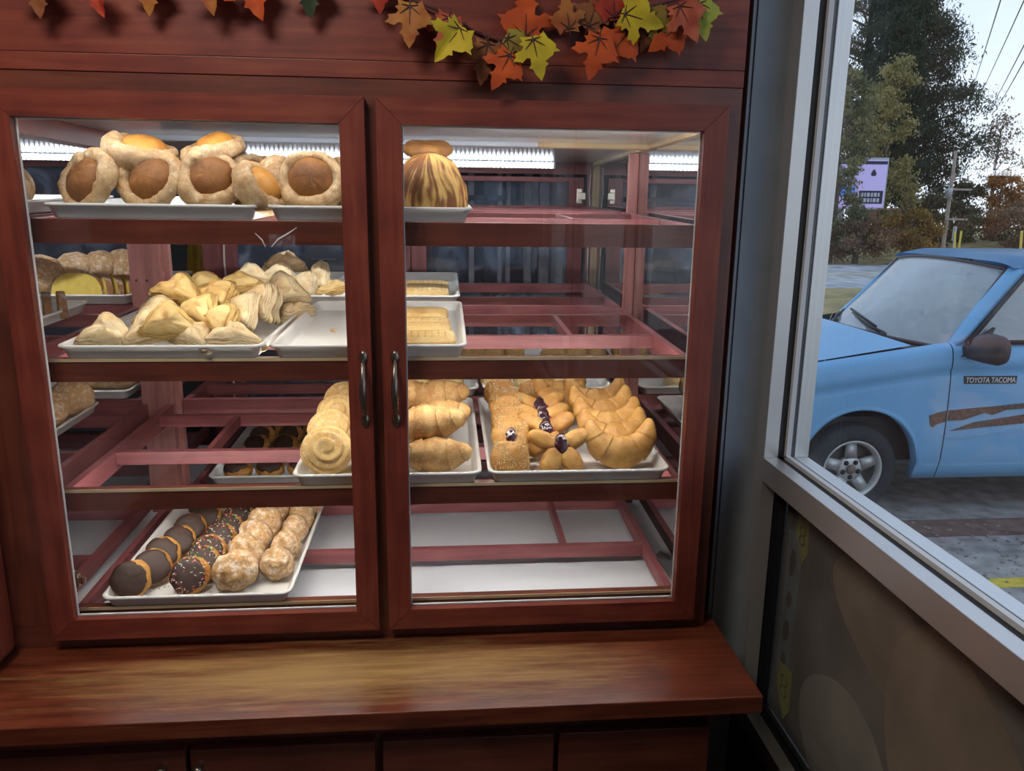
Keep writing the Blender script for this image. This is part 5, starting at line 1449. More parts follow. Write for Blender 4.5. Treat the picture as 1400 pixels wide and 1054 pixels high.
# ------------------------------------------------------------------ street side: ground
def asphalt(name, a, b, sc, bump=0.6):
    return plain(name, tuple((x + y) / 2 for x, y in zip(a, b)), rough=0.85, noise_amt=0.45, noise_scale=sc, bump=bump)
LOT = asphalt('gravelly_asphalt', (0.20, 0.19, 0.18), (0.30, 0.28, 0.26), 9, 1.0)
ROADM = asphalt('road_asphalt', (0.32, 0.33, 0.34), (0.38, 0.38, 0.39), 2)
GRASS = plain('dry_grass', (0.26, 0.20, 0.075), rough=0.9, noise_amt=0.5, noise_scale=1.3, bump=0.8)
bm = bmesh.new(); box(bm, 0.86, 70, -12, 13.4, GROUND_Z - 0.3, GROUND_Z); struct('parking_lot', bm, LOT)
bm = bmesh.new(); box(bm, -5, 70, 13.4, 19.5, GROUND_Z - 0.3, GROUND_Z + 0.02); struct('grass_verge', bm, GRASS)
bm = bmesh.new(); box(bm, -5, 90, 19.5, 29.8, GROUND_Z - 0.3, GROUND_Z + 0.01); struct('road', bm, ROADM)
bm = bmesh.new(); grid(bm, 30, 12, lambda u, v: Vector((-5 + 100 * u, 29.8 + 60 * v, GROUND_Z + 0.02 + 0.55 * min(1, v * 5) + 0.5 * nz((u * 6, v * 3, 0), 1.0)))); struct('grass_bank', bm, GRASS)
bm = bmesh.new(); box(bm, -5, 90, 24.35, 24.47, GROUND_Z + 0.0102, GROUND_Z + 0.012); box(bm, -5, 90, 24.6, 24.72, GROUND_Z + 0.0102, GROUND_Z + 0.012)
YPAINT = plain('yellow_road_paint', (0.55, 0.40, 0.03), rough=0.7, noise_amt=0.2, noise_scale=30)
struct('centre_line', bm, YPAINT)
bm = bmesh.new(); box(bm, 1.6, 7.0, 2.36, 2.47, GROUND_Z + 0.0005, GROUND_Z + 0.003); struct('parking_line', bm, YPAINT)
bm = bmesh.new(); box(bm, 1.9, 7.4, 3.05, 3.32, GROUND_Z + 0.0005, GROUND_Z + 0.006, bev=0.004); struct('brown_strip', bm, plain('reddish_brown', (0.13, 0.075, 0.06), rough=0.95, noise_amt=0.5, noise_scale=14, bump=1.0))  # reddish-brown strip on the ground beside the pickup
rn = random.Random(11); bm = bmesh.new()
for i in range(900):
    x, y = rn.uniform(2.2, 6.5), rn.uniform(2.2, 3.3); s = rn.uniform(0.004, 0.014)
    t = bmesh.new(); bmesh.ops.create_icosphere(t, subdivisions=1, radius=s)
    join(bm, t, Matrix.Translation((x, y, GROUND_Z + s * 0.3)) @ Matrix.Diagonal((1, rn.uniform(0.6, 1.2), 0.6, 1)))
o = obj('gravel', bm, plain('gravel_stone', (0.24, 0.20, 0.18), rough=0.9, noise_amt=0.4, noise_scale=3)); tag(o, 'loose gravel on the lot beside the pickup', 'gravel', None, 'stuff')

# ------------------------------------------------------------------ the blue pickup
BLUE = plain('blue_car_paint', (0.165, 0.375, 0.60), rough=0.42, coat=0.12, spec=0.35, noise_amt=0.05, noise_scale=2)
BLK = plain('black_trim', (0.018, 0.017, 0.018), rough=0.55)
MAROON = plain('faded_dark_plastic', (0.045, 0.028, 0.030), rough=0.5)
CABIN = plain('cabin_grey', (0.10, 0.11, 0.12), rough=0.8)
TYRE = plain('tyre', (0.030, 0.031, 0.036), rough=0.85, noise_amt=0.2, noise_scale=40)
RIM = plain('rim_alloy', (0.55, 0.53, 0.50), rough=0.4, metal=0.5, noise_amt=0.08, noise_scale=20)
CARGLASS = glass('car_glass', refl=8.0, tint=(0.66, 0.74, 0.74), haze=0.66, hmin=0.66, haze_scale=1.2, hcol=(0.75, 0.80, 0.82))  # pale veil paints in the sky mirrored by the glass
pk = thing('pickup_truck', 'sky blue pickup truck with scraped dark stripes parked outside window', 'truck', (2.888, 3.4, -1.19))
def tp(name, bm, m, parent=None, smooth=True): return obj(name, bm, m, parent or pk, smooth)
WID = 1.69
def side(bm, xs, ztop, arches, zb=0.205, mirror=False):
    """body side from shoulder to sill; arches = [(xc, r)]"""
    rows = []
    prof = [(0.085, 0.0), (0.045, -0.010), (0.016, -0.034), (0.003, -0.072), (-0.004, -0.12), (-0.004, -0.165), (0.006, -0.178), (-0.004, -0.22)]
    for x in xs:
        zt = ztop(x); zz = zb
        lip = 0
        for xc, r in arches:
            if abs(x - xc) < r: 
                zz = max(zz, 0.290 + sqrt(r * r - (x - xc) ** 2)); lip = 0.012
        col = [(y, zt + dz) for y, dz in prof]
        z0 = zt - 0.22
        for k in range(1, 11):
            t = k / 10; z = z0 + (zz - z0) * t
            h = (z - zb) / (z0 - zb)
            yy = -0.004 - 0.016 * sin(pi * min(1, max(0, h))) + (0.03 * (1 - h / 0.18) if h < 0.18 and not lip else 0)
            if k == 10: yy -= lip
            col.append((yy, z))
        if lip: col.append((0.05, zz + 0.004))
        else: col.append((0.09, zz))
        rows.append([bm.verts.new((x, (WID - y) if mirror else y, z)) for y, z in col])
    for a, b in zip(rows, rows[1:]):
        for i in range(len(a) - 1): bm.faces.new((a[i], b[i], b[i + 1], a[i + 1])).smooth = True
DECALS = (
    [(0.599, 0.628), (0.71, 0.632), (0.855, 0.681), (0.915, 0.665), (1.01, 0.70), (1.141, 0.709), (1.40, 0.74), (1.40, 0.775), (1.135, 0.745), (0.823, 0.718), (0.599, 0.70)],
    [(0.622, 0.555), (0.845, 0.578), (1.16, 0.605), (1.45, 0.64), (1.45, 0.71), (1.148, 0.668), (0.786, 0.615)])
def lin(a, b, n): return [a + (b - a) * i / (n - 1) for i in range(n)]
def zsh(x):
    if x < 0.59: return 1.009 + (x + 0.35) * 0.150 - (0.9 * (-0.55 - x) ** 2 if x < -0.55 else 0)
    return 1.150 + 0.01 * (x - 0.59)
arch_x = lin(-0.415, 0.415, 31)
for mir, nm in ((False, 'front_fender'), (True, 'front_fender')):
    bm = bmesh.new(); side(bm, lin(-0.84, -0.42, 10) + arch_x + lin(0.42, 0.586, 6), lambda x: zsh(min(x, 0.586)), [(0, 0.418)], mirror=mir); fd = tp(nm, bm, BLUE)
    if not mir:
        bm = bmesh.new(); prism(bm, [(0.465, 0.665), (0.478, 0.60), (0.495, 0.583), (0.53, 0.606), (0.584, 0.622), (0.584, 0.698), (0.52, 0.685)], 1, -0.0225, -0.0165); tp('torn_stripe', bm, plain('scraped_stripe_end', (0.085, 0.050, 0.045), rough=0.7, noise_amt=0.6, noise_scale=60), fd, False)
for mir in (False, True):
    bm = bmesh.new(); side(bm, lin(0.594, 1.72, 22), zsh, [], mirror=mir); d = tp('door', bm, BLUE)
    if not mir:
        bm = bmesh.new()
        for poly in DECALS: prism(bm, poly, 1, -0.0225, -0.0165)
        tp('torn_stripe', bm, plain('scraped_stripe', (0.085, 0.050, 0.045), rough=0.7, noise_amt=0.6, noise_scale=60), d, False)
        bm = bmesh.new(); prism(bm, [(0.60, 0.512), (1.12, 0.575), (1.72, 0.60), (1.72, 0.585), (1.12, 0.555), (0.66, 0.497)], 1, -0.026, -0.0165); tp('side_moulding', bm, BLUE, d, False)
        bm = bmesh.new(); prism(bm, [(0.688, 0.880), (1.060, 0.880), (1.060, 0.934), (0.680, 0.934)], 1, -0.0095, -0.0055); tp('badge_plate', bm, BLK, d, False)
        fc = bpy.data.curves.new('badge_text', 'FONT'); fc.body = 'TOYOTA TACOMA'; fc.size = 0.052; fc.extrude = 0.0012
        to = bpy.data.objects.new('badge_text', fc); link(to)
        bpy.context.view_layer.update()
        me = bpy.data.meshes.new_from_object(to); bpy.data.objects.remove(to)
        w_ = max(v.co.x for v in me.vertices)
        for v in me.vertices: v.co = Vector((v.co.x / w_ * 0.355, v.co.y, v.co.z))
        me.materials.clear(); me.materials.append(plain('badge_silver', (0.72, 0.74, 0.76), rough=0.3, metal=0.4))
        o = link(bpy.data.objects.new('badge_lettering', me)); o.parent = d; o.location = (0.696, -0.0108, 0.889); o.rotation_euler = (radians(90), 0, 0)
    bm = bmesh.new(); side(bm, lin(1.728, 2.10, 8), lambda x: 1.16, [], mirror=mir); tp('cab_corner', bm, BLUE)
    bm = bmesh.new(); side(bm, lin(2.16, 2.60, 8) + lin(2.605, 3.435, 31) + lin(3.44, 4.15, 12), lambda x: 1.12, [(3.02, 0.418)], mirror=mir); tp('bed_side', bm, BLUE)
bm = bmesh.new()
def hoodz(u, v):
    x = -0.84 + 1.22 * u; y = 0.092 + (WID - 0.184) * v
    k = 1 - ((y - WID / 2) / (WID / 2)) ** 2
    x2 = x - 0.17 * k * max(0, u - 0.5) * 2
    return Vector((x2 - (0.10 * k if u < 0.2 else 0) * (1 - u / 0.2), y, zsh(x) - 0.004 + 0.060 * k))
grid(bm, 26, 24, hoodz); tp('hood', bm, BLUE)
bm = bmesh.new(); grid(bm, 8, 24, lambda u, v: Vector((0.35 - 0.17 * (1 - (2 * v - 1) ** 2) + (0.25 - 0.10 * (1 - abs(2 * v - 1) ** 2.2)) * u, 0.10 + (WID - 0.20) * v, 1.092 + 0.050 * (1 - (2 * v - 1) ** 2) - 0.012 * u))); tp('cowl', bm, BLK)
bm = bmesh.new(); prism(bm, [(-0.95, 0.45), (-0.80, 0.45), (-0.80, 0.62), (-0.95, 0.62)], 1, -0.02, WID + 0.02); tp('front_bumper', bm, plain('chrome', (0.6, 0.6, 0.6), rough=0.15, metal=1.0), None, False)
bm = bmesh.new(); box(bm, -0.86, -0.82, 0.10, WID - 0.10, 0.62, 0.84); tp('grille', bm, BLK, None, False)
bm = bmesh.new(); box(bm, -0.80, 4.10, 0.14, WID - 0.14, 0.30, 0.62); tp('chassis', bm, BLK, None, False)
# cab
def ws(u, v):
    s = 2 * u - 1
    b = Vector((0.60 - 0.27 * (1 - abs(s) ** 2.2), 0.10 + (WID - 0.20) * u, 1.100 + 0.030 * (1 - s * s)))
    t = Vector((1.030 - 0.10 * (1 - abs(s) ** 2.4), 0.205 + (WID - 0.41) * u, 1.630 + 0.045 * (1 - s * s)))
    return b.lerp(t, v)
bm = bmesh.new(); grid(bm, 30, 14, ws); bmesh.ops.solidify(bm, geom=list(bm.faces), thickness=0.005); wsh = tp('windshield', bm, CARGLASS)
bm = bmesh.new()
tube(bm, [ws(i / 24, 0.0) for i in range(25)], 0.016, 8); tube(bm, [ws(i / 24, 1.0) for i in range(25)], 0.013, 8)
tube(bm, [ws(0, i / 10) for i in range(11)], 0.015, 8); tube(bm, [ws(1, i / 10) for i in range(11)], 0.015, 8); tp('windshield_seal', bm, MAROON)
for mir in (False, True):
    m_ = lambda p: Vector((p[0], WID - p[1] if mir else p[1], p[2]))
    bm = bmesh.new()
    lp = []
    for i in range(13):
        t = i / 12
        a = Vector((0.575, 0.085, 1.095)).lerp(Vector((1.03, 0.190, 1.640)), t); b_ = Vector((0.66, 0.030, 1.145)).lerp(Vector((1.14, 0.150, 1.630)), t)
        bow = 0.012 * sin(pi * t)
        lp.append([m_((a.x - bow, a.y - 0.004, a.z)), m_(((a.x + b_.x) / 2, (a.y + b_.y) / 2 - 0.022, (a.z + b_.z) / 2 + 0.012)), m_((b_.x, b_.y, b_.z)), m_((b_.x, b_.y + 0.05, b_.z)), m_((a.x, a.y + 0.06, a.z - 0.01))])
    loft(bm, lp); tp('windshield_pillar', bm, BLUE)
    bm = bmesh.new()
    tube(bm, [m_(p) for p in ((0.70, 0.022, 1.155), (0.93, 0.085, 1.40), (1.13, 0.145, 1.600), (1.30, 0.150, 1.625), (1.72, 0.150, 1.630), (1.74, 0.030, 1.160), (0.70, 0.022, 1.155))], 0.016, 8); tp('window_seal', bm, BLK)
    bm = bmesh.new(); q = [m_(p) for p in ((0.71, 0.028, 1.155), (1.73, 0.034, 1.160), (1.72, 0.150, 1.625), (1.13, 0.148, 1.600))]
    vs_ = [bm.verts.new(p) for p in q]; bm.faces.new(vs_); bmesh.ops.solidify(bm, geom=list(bm.faces), thickness=0.004); tp('side_window', bm, CARGLASS, None, False)
    bm = bmesh.new(); box(bm, 1.74, 2.10, 0.06, 0.12, 1.14, 1.66) if not mir else box(bm, 1.74, 2.10, WID - 0.12, WID - 0.06, 1.14, 1.66); tp('cab_pillar', bm, BLUE, None, False)
bm = bmesh.new()
def roofz(u, v):
    s = 2 * v - 1
    x = 1.03 - 0.10 * (1 - abs(s) ** 2.4) * (1 - u) ** 2 + (2.12 - 1.03) * u
    y = 0.145 + (WID - 0.29) * v
    e = 1 - abs(s) ** 12
    return Vector((x, y, 1.642 + 0.075 * e * min(1.0, 0.45 + u * 3.5) + 0.012 * (1 - s * s)))
grid(bm, 24, 60, roofz); bmesh.ops.solidify(bm, geom=list(bm.faces), thickness=0.02); tp('roof', bm, BLUE)
bm = bmesh.new(); box(bm, 2.09, 2.11, 0.08, WID - 0.08, 0.6, 1.2); box(bm, 2.09, 2.11, 0.10, WID - 0.10, 1.58, 1.65); tp('cab_back', bm, BLUE, None, False)
bm = bmesh.new(); box(bm, 2.098, 2.103, 0.12, WID - 0.12, 1.2, 1.58); tp('rear_window', bm, CARGLASS, None, False)
bm = bmesh.new(); box(bm, 0.52, 0.86, 0.10, WID - 0.10, 0.85, 1.085, bev=0.04); tp('dashboard', bm, CABIN)
for yy in (0.42, 1.25):
    bm = bmesh.new(); box(bm, 1.62, 1.80, yy - 0.24, yy + 0.24, 0.70, 1.32, bev=0.06); box(bm, 1.20, 1.70, yy - 0.24, yy + 0.24, 0.62, 0.80, bev=0.05); box(bm, 1.68, 1.80, yy - 0.13, yy + 0.13, 1.33, 1.50, bev=0.04); tp('seat', bm, CABIN)
bm = bmesh.new(); M = Matrix.Translation((1.00, 0.42, 1.07)) @ Matrix.Rotation(radians(-65), 4, 'Y')
tube(bm, [M @ Vector((0.18 * cos(2 * pi * k / 24), 0.18 * sin(2 * pi * k / 24), 0)) for k in range(25)], 0.014, 8); tp('steering_wheel', bm, BLK)
bm = bmesh.new(); box(bm, 0.875, 0.895, 0.74, 0.95, 1.52, 1.585, bev=0.008); o = tp('inside_mirror', bm, BLK)
bm = bmesh.new(); tube(bm, [(0.885, 0.85, 1.52), (0.885, 0.853, 1.46), (0.885, 0.85, 1.44)], 0.003, 6); lathe(bm, [(0, 0.0), (0.022, -0.02), (0.028, -0.06), (0.012, -0.09), (0, -0.10)], 14, Matrix.Translation((0.885, 0.85, 1.445))); tp('hanging_charm', bm, plain('pale_blue_charm', (0.25, 0.35, 0.65), rough=0.5), o)
for (u0, pts) in ((0, ((0.26, 0.02), (0.36, 0.055), (0.50, 0.115), (0.62, 0.16))), (1, ((0.72, 0.02), (0.80, 0.05), (0.90, 0.09), (0.97, 0.10)))):
    bm = bmesh.new(); tube(bm, [ws(a, b) + Vector((-0.016, 0, 0.014)) for a, b in pts], [0.014, 0.011, 0.009, 0.007], 8)
    tube(bm, [ws(a, b + 0.015) + Vector((-0.020, 0, 0.016)) for a, b in ((pts[1][0] - 0.03, pts[1][1]), (pts[3][0] + 0.06, pts[3][1] + 0.02))], 0.009, 6)
    lathe(bm, [(0, 0.03), (0.022, 0.025), (0.026, 0.0)], 14, Matrix.Translation(ws(*pts[0]) + Vector((-0.02, 0, -0.006)))); tp('wiper', bm, BLK, wsh)
# door mirror
bm = bmesh.new()
lp = []
for (y, x, z, a, b) in ((0.02, 0.70, 1.105, 0.045, 0.045), (-0.03, 0.705, 1.10, 0.04, 0.05), (-0.06, 0.715, 1.135, 0.06, 0.088), (-0.14, 0.725, 1.145, 0.07, 0.100), (-0.23, 0.735, 1.145, 0.06, 0.096), (-0.27, 0.745, 1.145, 0.035, 0.075)):
    lp.append([(x + a * cos(2 * pi * k / 20), y, z + b * abs(sin(2 * pi * k / 20)) ** 0.7 * (1 if sin(2 * pi * k / 20) > 0 else -1)) for k in range(20)])
loft(bm, lp); prism(bm, [(0.64, 1.06), (0.80, 1.10), (0.86, 1.26), (0.74, 1.17)], 1, 0.0, 0.03)
tp('door_mirror', bm, MAROON)
def wheel(x, near=True):
    y = 0.045 if near else WID - 0.045; sg = 1 if near else -1
    MT = Matrix.Translation((x, y, 0.265)) @ Matrix.Rotation(radians(90 if near else -90), 4, 'X')
    bm = bmesh.new(); lathe(bm, [(0.205, 0.0), (0.215, 0.012), (0.245, 0.020), (0.285, 0.016), (0.312, 0.002), (0.323, -0.02), (0.325, -0.10), (0.323, -0.18), (0.300, -0.21), (0.205, -0.20)], 56, MT); t = tp('wheel', bm, TYRE)
    bm = bmesh.new(); lathe(bm, [(0.0, -0.075), (0.06, -0.075), (0.165, -0.085), (0.178, -0.09), (0.186, -0.02), (0.200, 0.004), (0.213, 0.006), (0.213, -0.004), (0.203, -0.02), (0.203, -0.19)], 56, MT, mi=0)
    tp('rim_barrel', bm, plain('brake_dark', (0.10, 0.085, 0.075), rough=0.6), t)
    bm = bmesh.new()
    lathe(bm, [(0.182, -0.03), (0.190, -0.004), (0.200, 0.008), (0.214, 0.009), (0.216, 0.0), (0.206, -0.02), (0.182, -0.03)], 56, MT)
    lathe(bm, [(0.0, -0.014), (0.036, -0.016), (0.075, -0.018), (0.090, -0.030), (0.090, -0.06), (0, -0.06)], 40, MT)
    for k in range(5):
        a = 2 * pi * k / 5 + 0.35
        tmp = bmesh.new(); prism(tmp, [(0.075, -0.042), (0.195, -0.034), (0.195, 0.034), (0.075, 0.042)], 2, -0.055, -0.016); bmesh.ops.bevel(tmp, geom=list(tmp.edges), offset=0.006, segments=2, affect='EDGES')
        join(bm, tmp, MT @ Matrix.Rotation(a, 4, 'Z'))
    tp('rim', bm, RIM, t)
    bm = bmesh.new(); lathe(bm, [(0, 0.004), (0.025, 0.002), (0.032, -0.004), (0.033, -0.018)], 28, MT)
    tp('hub_cap', bm, plain('rusty_cap', (0.20, 0.13, 0.10), rough=0.6), t)
    bm = bmesh.new()
    for k in range(5):
        a = 2 * pi * k / 5 + 0.35 + pi / 5 
        lathe(bm, [(0, -0.004), (0.009, -0.005), (0.010, -0.018)], 10, MT @ Matrix.Translation((0.057 * cos(a), 0.057 * sin(a), 0)))
        lathe(bm, [(0.018, -0.0165), (0.0185, -0.0150), (0.010, -0.0155)], 16, MT @ Matrix.Translation((0.057 * cos(a), 0.057 * sin(a), 0)))
    tp('lug_nut', bm, BLK, t)
for x in (0.0, 3.02):
    wheel(x, True); wheel(x, False)
bm = bmesh.new(); box(bm, -0.42, 0.42, 0.28, 0.30, 0.30, 0.95); tp('wheel_well', bm, BLK, None, False)

# ------------------------------------------------------------------ across the road
def foliage(name, c1, c2):
    m, nt, out = new_mat(name); L = nt.links.new
    d = nt.nodes.new('ShaderNodeBsdfDiffuse'); t = nt.nodes.new('ShaderNodeBsdfTranslucent'); mx = nt.nodes.new('ShaderNodeMixShader'); mx.inputs[0].default_value = 0.3
    tc = nt.nodes.new('ShaderNodeTexCoord'); n = nt.nodes.new('ShaderNodeTexNoise'); n.inputs['Scale'].default_value = 0.9; n.inputs['Detail'].default_value = 5
    r = nt.nodes.new('ShaderNodeValToRGB'); r.color_ramp.elements[0].position = 0.35; r.color_ramp.elements[1].position = 0.65
    r.color_ramp.elements[0].color = (*c1, 1); r.color_ramp.elements[1].color = (*c2, 1)
    L(tc.outputs['Object'], n.inputs['Vector']); L(n.outputs['Fac'], r.inputs[0]); L(r.outputs[0], d.inputs[0]); L(r.outputs[0], t.inputs[0])
    L(d.outputs[0], mx.inputs[1]); L(t.outputs[0], mx.inputs[2]); L(mx.outputs[0], out.inputs[0])
    return m
BARK = plain('bark', (0.10, 0.075, 0.06), rough=0.9, noise_amt=0.4, noise_scale=8)
def crown_mesh(name, m, clusters, per, leaf, seed, aspect=0.6):
    rn = random.Random(seed); vs_, fs = [], []
    for (c, r) in clusters:
        c = Vector(c)
        for _ in range(per):
            while True:
                p = Vector((rn.uniform(-1, 1), rn.uniform(-1, 1), rn.uniform(-1, 1)))
                if 0.05 < p.length < 1: break
            p = Vector((rn.gauss(0, 0.55), rn.gauss(0, 0.55), rn.gauss(0, 0.5)))
            p = c + Vector((p.x * r[0], p.y * r[0], p.z * r[1]))
            R = Euler((rn.uniform(0, 6.3), rn.uniform(0, 6.3), rn.uniform(0, 6.3))).to_matrix(); s = leaf * rn.uniform(0.6, 1.3)
            b = len(vs_)
            for q in ((-s, 0, 0), (0, -s * aspect, s * 0.15), (s, 0, 0), (0, s * aspect, s * 0.15)): vs_.append(p + R @ Vector(q))
            fs.append((b, b + 1, b + 2, b + 3))
    me = bpy.data.meshes.new(name); me.from_pydata([tuple(v) for v in vs_], [], fs); me.materials.append(m)
    return me
def tree(name, label, x, y, h, r, zc0, m, seed, group=None, ncl=26, per=150, leaf=0.11, trunk=0.14, flat=0.75, lean=0.0, shape='round', aspect=0.6, cs=0.8):
    z0 = GROUND_Z + 0.4
    t = thing(name, label, 'tree' if h > 3 else 'shrub', (x, y, z0), group=group)
    rn = random.Random(seed); cl = []
    for i in range(ncl):
        f = (i + 0.5) / ncl
        z = zc0 + (h - zc0) * f
        if shape == 'round': rr = r * (sin(pi * (0.12 + 0.86 * f)) ** 0.6)
        else: rr = r * (1.05 - 0.75 * f) if f > 0.15 else r * 0.7
        a = rn.uniform(0, 2 * pi); q = rr * sqrt(rn.random())
        cr = r * rn.uniform(0.22, 0.38) * cs
        cl.append(((q * cos(a) + lean * f, q * sin(a), z), (cr, cr * flat)))
    me = crown_mesh('crown', m, cl, per, leaf, seed, aspect)
    o = link(bpy.data.objects.new('crown', me)); o.parent = t
    bm = bmesh.new()
    tube(bm, [(0, 0, -0.4), (0.03 * h * 0.2, 0, h * 0.3), (lean * 0.5, 0.02 * h, h * 0.6), (lean * 0.9, 0, h * 0.93)], [trunk, trunk * 0.8, trunk * 0.5, trunk * 0.12], 8)
    for (c, cr) in cl[::2]:
        zz = max(0.3, c[2] - 0.25 * (abs(c[0]) + abs(c[1])) - 0.3); f = zz / h
        tube(bm, [(lean * f, 0, zz), ((c[0] + lean * f) / 2, c[1] / 2, (zz + c[2]) / 2 + 0.1), c], [trunk * 0.30, trunk * 0.2, trunk * 0.08], 5)
    obj('trunk', bm, BARK, t)
    return t
F_PINE = foliage('pine_needles', (0.036, 0.058, 0.042), (0.085, 0.112, 0.068))
F_OLIVE = foliage('olive_leaves', (0.125, 0.140, 0.070), (0.27, 0.245, 0.115))
F_YEL = foliage('yellowing_leaves', (0.23, 0.215, 0.095), (0.42, 0.34, 0.145))
F_BRN = foliage('brown_leaves', (0.17, 0.105, 0.070), (0.29, 0.180, 0.105))
F_ORG = foliage('orange_leaves', (0.38, 0.18, 0.055), (0.50, 0.24, 0.075))
F_BRN2 = foliage('brown_green_leaves', (0.17, 0.145, 0.080), (0.30, 0.21, 0.120))
F_DK = foliage('dark_bush_leaves', (0.070, 0.078, 0.042), (0.14, 0.125, 0.065))
tree('tree', 'tall yellowing tree right of the billboard across the road', 21.3, 35.5, 8.7, 1.55, 0.2, F_YEL, 3, ncl=70, per=190, leaf=0.075)
tree('tree', 'olive green tree partly covering the billboard at left', 16.7, 31.0, 7.4, 1.45, 0.2, F_OLIVE, 4, ncl=60, per=200, leaf=0.075)
tree('tree', 'brownish green tree nearest the window frame across the road', 17.6, 34.5, 7.2, 1.5, 0.4, F_BRN2, 14, ncl=34, per=190, leaf=0.09)
tree('pine_tree', 'dark pine rising out of view above the yellowing tree', 25.6, 46, 19, 3.4, 7.0, F_PINE, 5, ncl=120, per=300, leaf=0.13, trunk=0.28, aspect=0.22, cs=0.6)
tree('pine_tree', 'broad dark pine with a sloping right side against sky', 28.6, 45, 14.5, 5.0, 4.2, F_PINE, 6, ncl=150, per=300, leaf=0.13, trunk=0.30, lean=-1.6, cs=0.55, shape='cone', aspect=0.28)
tree('pine_tree', 'slim dark pine between yellowing tree and the broad pine', 25.2, 42, 12.5, 2.2, 1.5, F_PINE, 7, ncl=90, per=260, leaf=0.13, cs=0.65, trunk=0.24, shape='cone', aspect=0.28)
tree('pine_tree', 'low dark pine behind the utility pole', 29.6, 47, 7.0, 2.6, 0.6, F_PINE, 8, ncl=30, per=170, leaf=0.14, trunk=0.2, aspect=0.3)
tree('bush', 'dark olive bush right of the utility pole', 29.2, 41, 3.4, 2.0, 0.1, F_DK, 9, ncl=26, per=200, leaf=0.09)
tree('tree', 'orange leaved small tree at right edge across the road', 31.6, 41, 4.0, 1.5, 0.9, F_ORG, 10, ncl=26, per=190, leaf=0.085)
tree('tree', 'thin brown leaved tree above the orange one', 36.2, 48, 8.0, 2.6, 1.5, F_BRN, 11, ncl=34, per=80, leaf=0.085, trunk=0.16)
tree('bush', 'russet bush low behind the yellow posts', 30.6, 37, 2.3, 1.9, 0.0, F_BRN, 12, ncl=24, per=180, leaf=0.08)
tree('bush', 'dark bush at the foot of the utility pole', 25.6, 38, 2.6, 1.8, 0.0, F_DK, 13, ncl=24, per=200, leaf=0.09)
tree('bush', 'yellow-orange bush under the billboard', 20.6, 31.5, 1.75, 1.3, 0.0, foliage('rust_leaves', (0.24, 0.15, 0.045), (0.36, 0.22, 0.06)), 15, ncl=22, per=190, leaf=0.08)
tree('bush', 'reddish brown bush at the verge nearest the window frame', 17.6, 30.5, 1.35, 1.6, 0.0, F_BRN, 16, ncl=26, per=180, leaf=0.075)
tree('bush', 'dark brown bush at far right behind the pickup roof', 34.0, 42, 2.6, 2.4, 0.0, F_DK, 17, ncl=26, per=180, leaf=0.09)
# billboard
GRY = plain('galvanised_steel', (0.42, 0.45, 0.48), rough=0.5, metal=0.4)
bb = thing('billboard', 'purple lit billboard half hidden by the olive tree', 'billboard', (19.2, 32.6, GROUND_Z), (0, 0, radians(-8)))
bm = bmesh.new(); box(bm, -2.6, 0.62, 0.05, 0.25, 2.30, 4.55); obj('panel_frame', bm, GRY, bb)
bm = bmesh.new(); box(bm, -2.5, 0.56, 0.03, 0.0495, 2.38, 4.45); obj('screen', bm, plain('lilac_screen', (0.35, 0.28, 0.55), rough=0.5, emit=(0.44, 0.41, 0.76), estr=0.45), bb)
bm = bmesh.new(); box(bm, -2.5, 0.56, 0.024, 0.0295, 4.26, 4.40); box(bm, -0.55, 0.50, 0.024, 0.0295, 2.55, 3.12); obj('dark_block', bm, plain('dark_violet', (0.03, 0.025, 0.06), rough=0.6), bb)
bm = bmesh.new()
for z, ws_ in ((2.86, (0.10, 0.07, 0.13, 0.09, 0.12, 0.08)), (2.62, (0.08, 0.12, 0.10, 0.06, 0.13, 0.10))):
    x = -0.46
    for w_ in ws_: box(bm, x, x + w_, 0.018, 0.0235, z, z + 0.17); x += w_ + 0.045
obj('pale_bars', bm, plain('pale_lilac', (0.6, 0.6, 0.7), rough=0.6), bb)
bm = bmesh.new(); lathe(bm, [(0, 0.0), (0.10, 0.02), (0.12, 0.12), (0.05, 0.26), (0, 0.30)], 14, Matrix.Translation((0.0, 0.02, 3.75)) @ Matrix.Diagonal((1, 0.05, 1, 1))); obj('printed_mark', bm, bpy.data.materials['dark_violet'], bb)
bm = bmesh.new(); box(bm, -1.5, -0.75, 0.02, 0.0295, 2.9, 3.3); obj('blue_block', bm, plain('bright_blue', (0.05, 0.20, 0.75), rough=0.5, emit=(0.05, 0.25, 0.9), estr=0.5), bb)
bm = bmesh.new(); box(bm, -2.6, 1.05, -0.8, 0.2, 1.72, 1.80); box(bm, -1.2, 0.0, -0.82, -0.78, 1.80, 2.25)
for x in (0.1, 0.55, 1.02): box(bm, x, x + 0.04, -0.8, -0.76, 1.8, 2.35)
box(bm, 0.0, 1.05, -0.8, -0.77, 2.30, 2.35); obj('catwalk', bm, plain('rusty_catwalk', (0.22, 0.10, 0.06), rough=0.8), bb)
bm = bmesh.new(); tube(bm, [(-1.2, 0.3, 0), (-1.2, 0.3, 2.3)], 0.16, 12); obj('post', bm, GRY, bb)
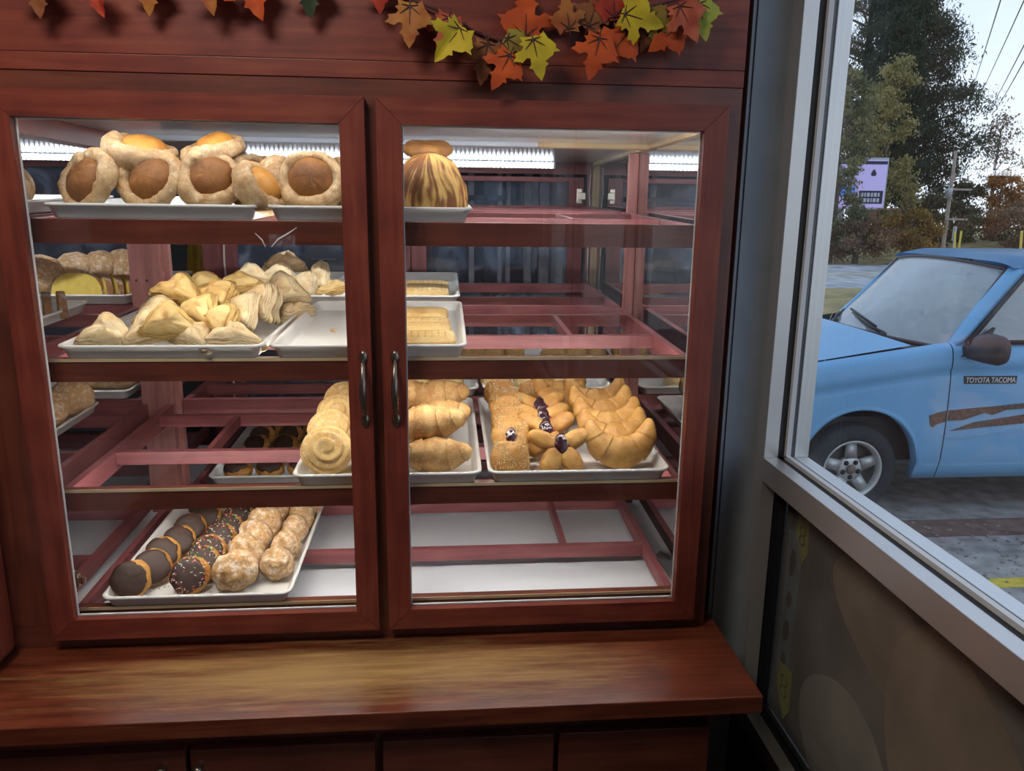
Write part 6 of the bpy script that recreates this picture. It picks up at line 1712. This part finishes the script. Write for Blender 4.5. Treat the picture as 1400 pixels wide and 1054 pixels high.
# utility pole, wires and posts
up = thing('utility_pole', 'wooden utility pole with crossarms beyond the road', 'utility pole', (25.2, 36, GROUND_Z))
WOODP = plain('weathered_pole', (0.36, 0.30, 0.25), rough=0.85, noise_amt=0.2, noise_scale=6)
bm = bmesh.new(); tube(bm, [(0, 0, -0.1), (0, 0, 5.2)], [0.10, 0.075], 12); obj('pole', bm, WOODP, up)
for z in (1.85, 3.30):
    bm = bmesh.new(); box(bm, -0.15, 1.0, -0.16, -0.08, z, z + 0.09); obj('crossarm', bm, WOODP, up)
bm = bmesh.new(); lathe(bm, [(0, 0.5), (0.15, 0.48), (0.16, 0.45), (0.16, 0.0), (0, 0)], 16, Matrix.Translation((-0.22, -0.22, 2.9))); obj('transformer', bm, GRY, up)
for i, (a, b) in enumerate((((11.61, 15, 5.18), (41.9, 60, 10.34)), ((12.1, 15, 5.15), (42.4, 60, 9.52)), ((12.28, 15, 4.38), (43.54, 60, 8.94)), ((12.33, 15, 4.06), (43.9, 60, 8.67)))):
    a, b = Vector(a), Vector(b); d = b - a; a0 = a - d * 0.22
    bm = bmesh.new(); tube(bm, [a0.lerp(b, t / 8) - Vector((0, 0, 0.5 * sin(pi * t / 8))) * 0.3 - a0 for t in range(9)], 0.013, 6)
    tag(obj('power_line', bm, BLK, None, True, a0), 'overhead power line, %s of four crossing the sky at right' % ('first from left', 'second from left', 'third from left', 'fourth from left')[i], 'power line', 'overhead power lines')
for (a, b, lab) in (((25.0, 35.8, 2.4), (19.9, 33.0, 1.15), 'service wire from the utility pole to the billboard'), ((25.0, 35.8, 2.1), (21.5, 34.0, -0.1), 'guy wire slanting left from the utility pole')):
    a, b = Vector(a), Vector(b); bm = bmesh.new(); tube(bm, [a.lerp(b, t / 6) - Vector((0, 0, 0.12 * sin(pi * t / 6))) - a for t in range(7)], 0.016, 6); tag(obj('wire', bm, BLK, None, True, a), lab, 'wire')
sp = thing('sign_post', 'grey metal sign post edge-on beyond the pickup roof', 'sign post', (21.62, 30, GROUND_Z + 0.3))
bm = bmesh.new(); box(bm, -0.03, 0.03, -0.03, 0.03, 0, 1.30); obj('post', bm, GRY, sp)
bm = bmesh.new(); box(bm, -0.085, 0.085, 0.031, 0.045, 0.72, 1.32); obj('sign_plate', bm, GRY, sp)
YP = plain('yellow_post_paint', (0.55, 0.40, 0.04), rough=0.6)
for (x0, x1, y, zt, lab) in ((18.18, 18.38, 25, 0.28, 'yellow guard post leaning left of its twin near road'), (18.42, 18.40, 25, 0.28, 'yellow guard post upright beside the leaning one'), (16.80, 16.95, 20, 0.40, 'yellow guard post at right edge behind pickup roof')):
    bm = bmesh.new(); tube(bm, [(0, 0, 0), (x0 - x1, 0, zt - GROUND_Z)], 0.035, 10); tag(obj('guard_post', bm, YP, None, True, (x1, y, GROUND_Z)), lab, 'post')
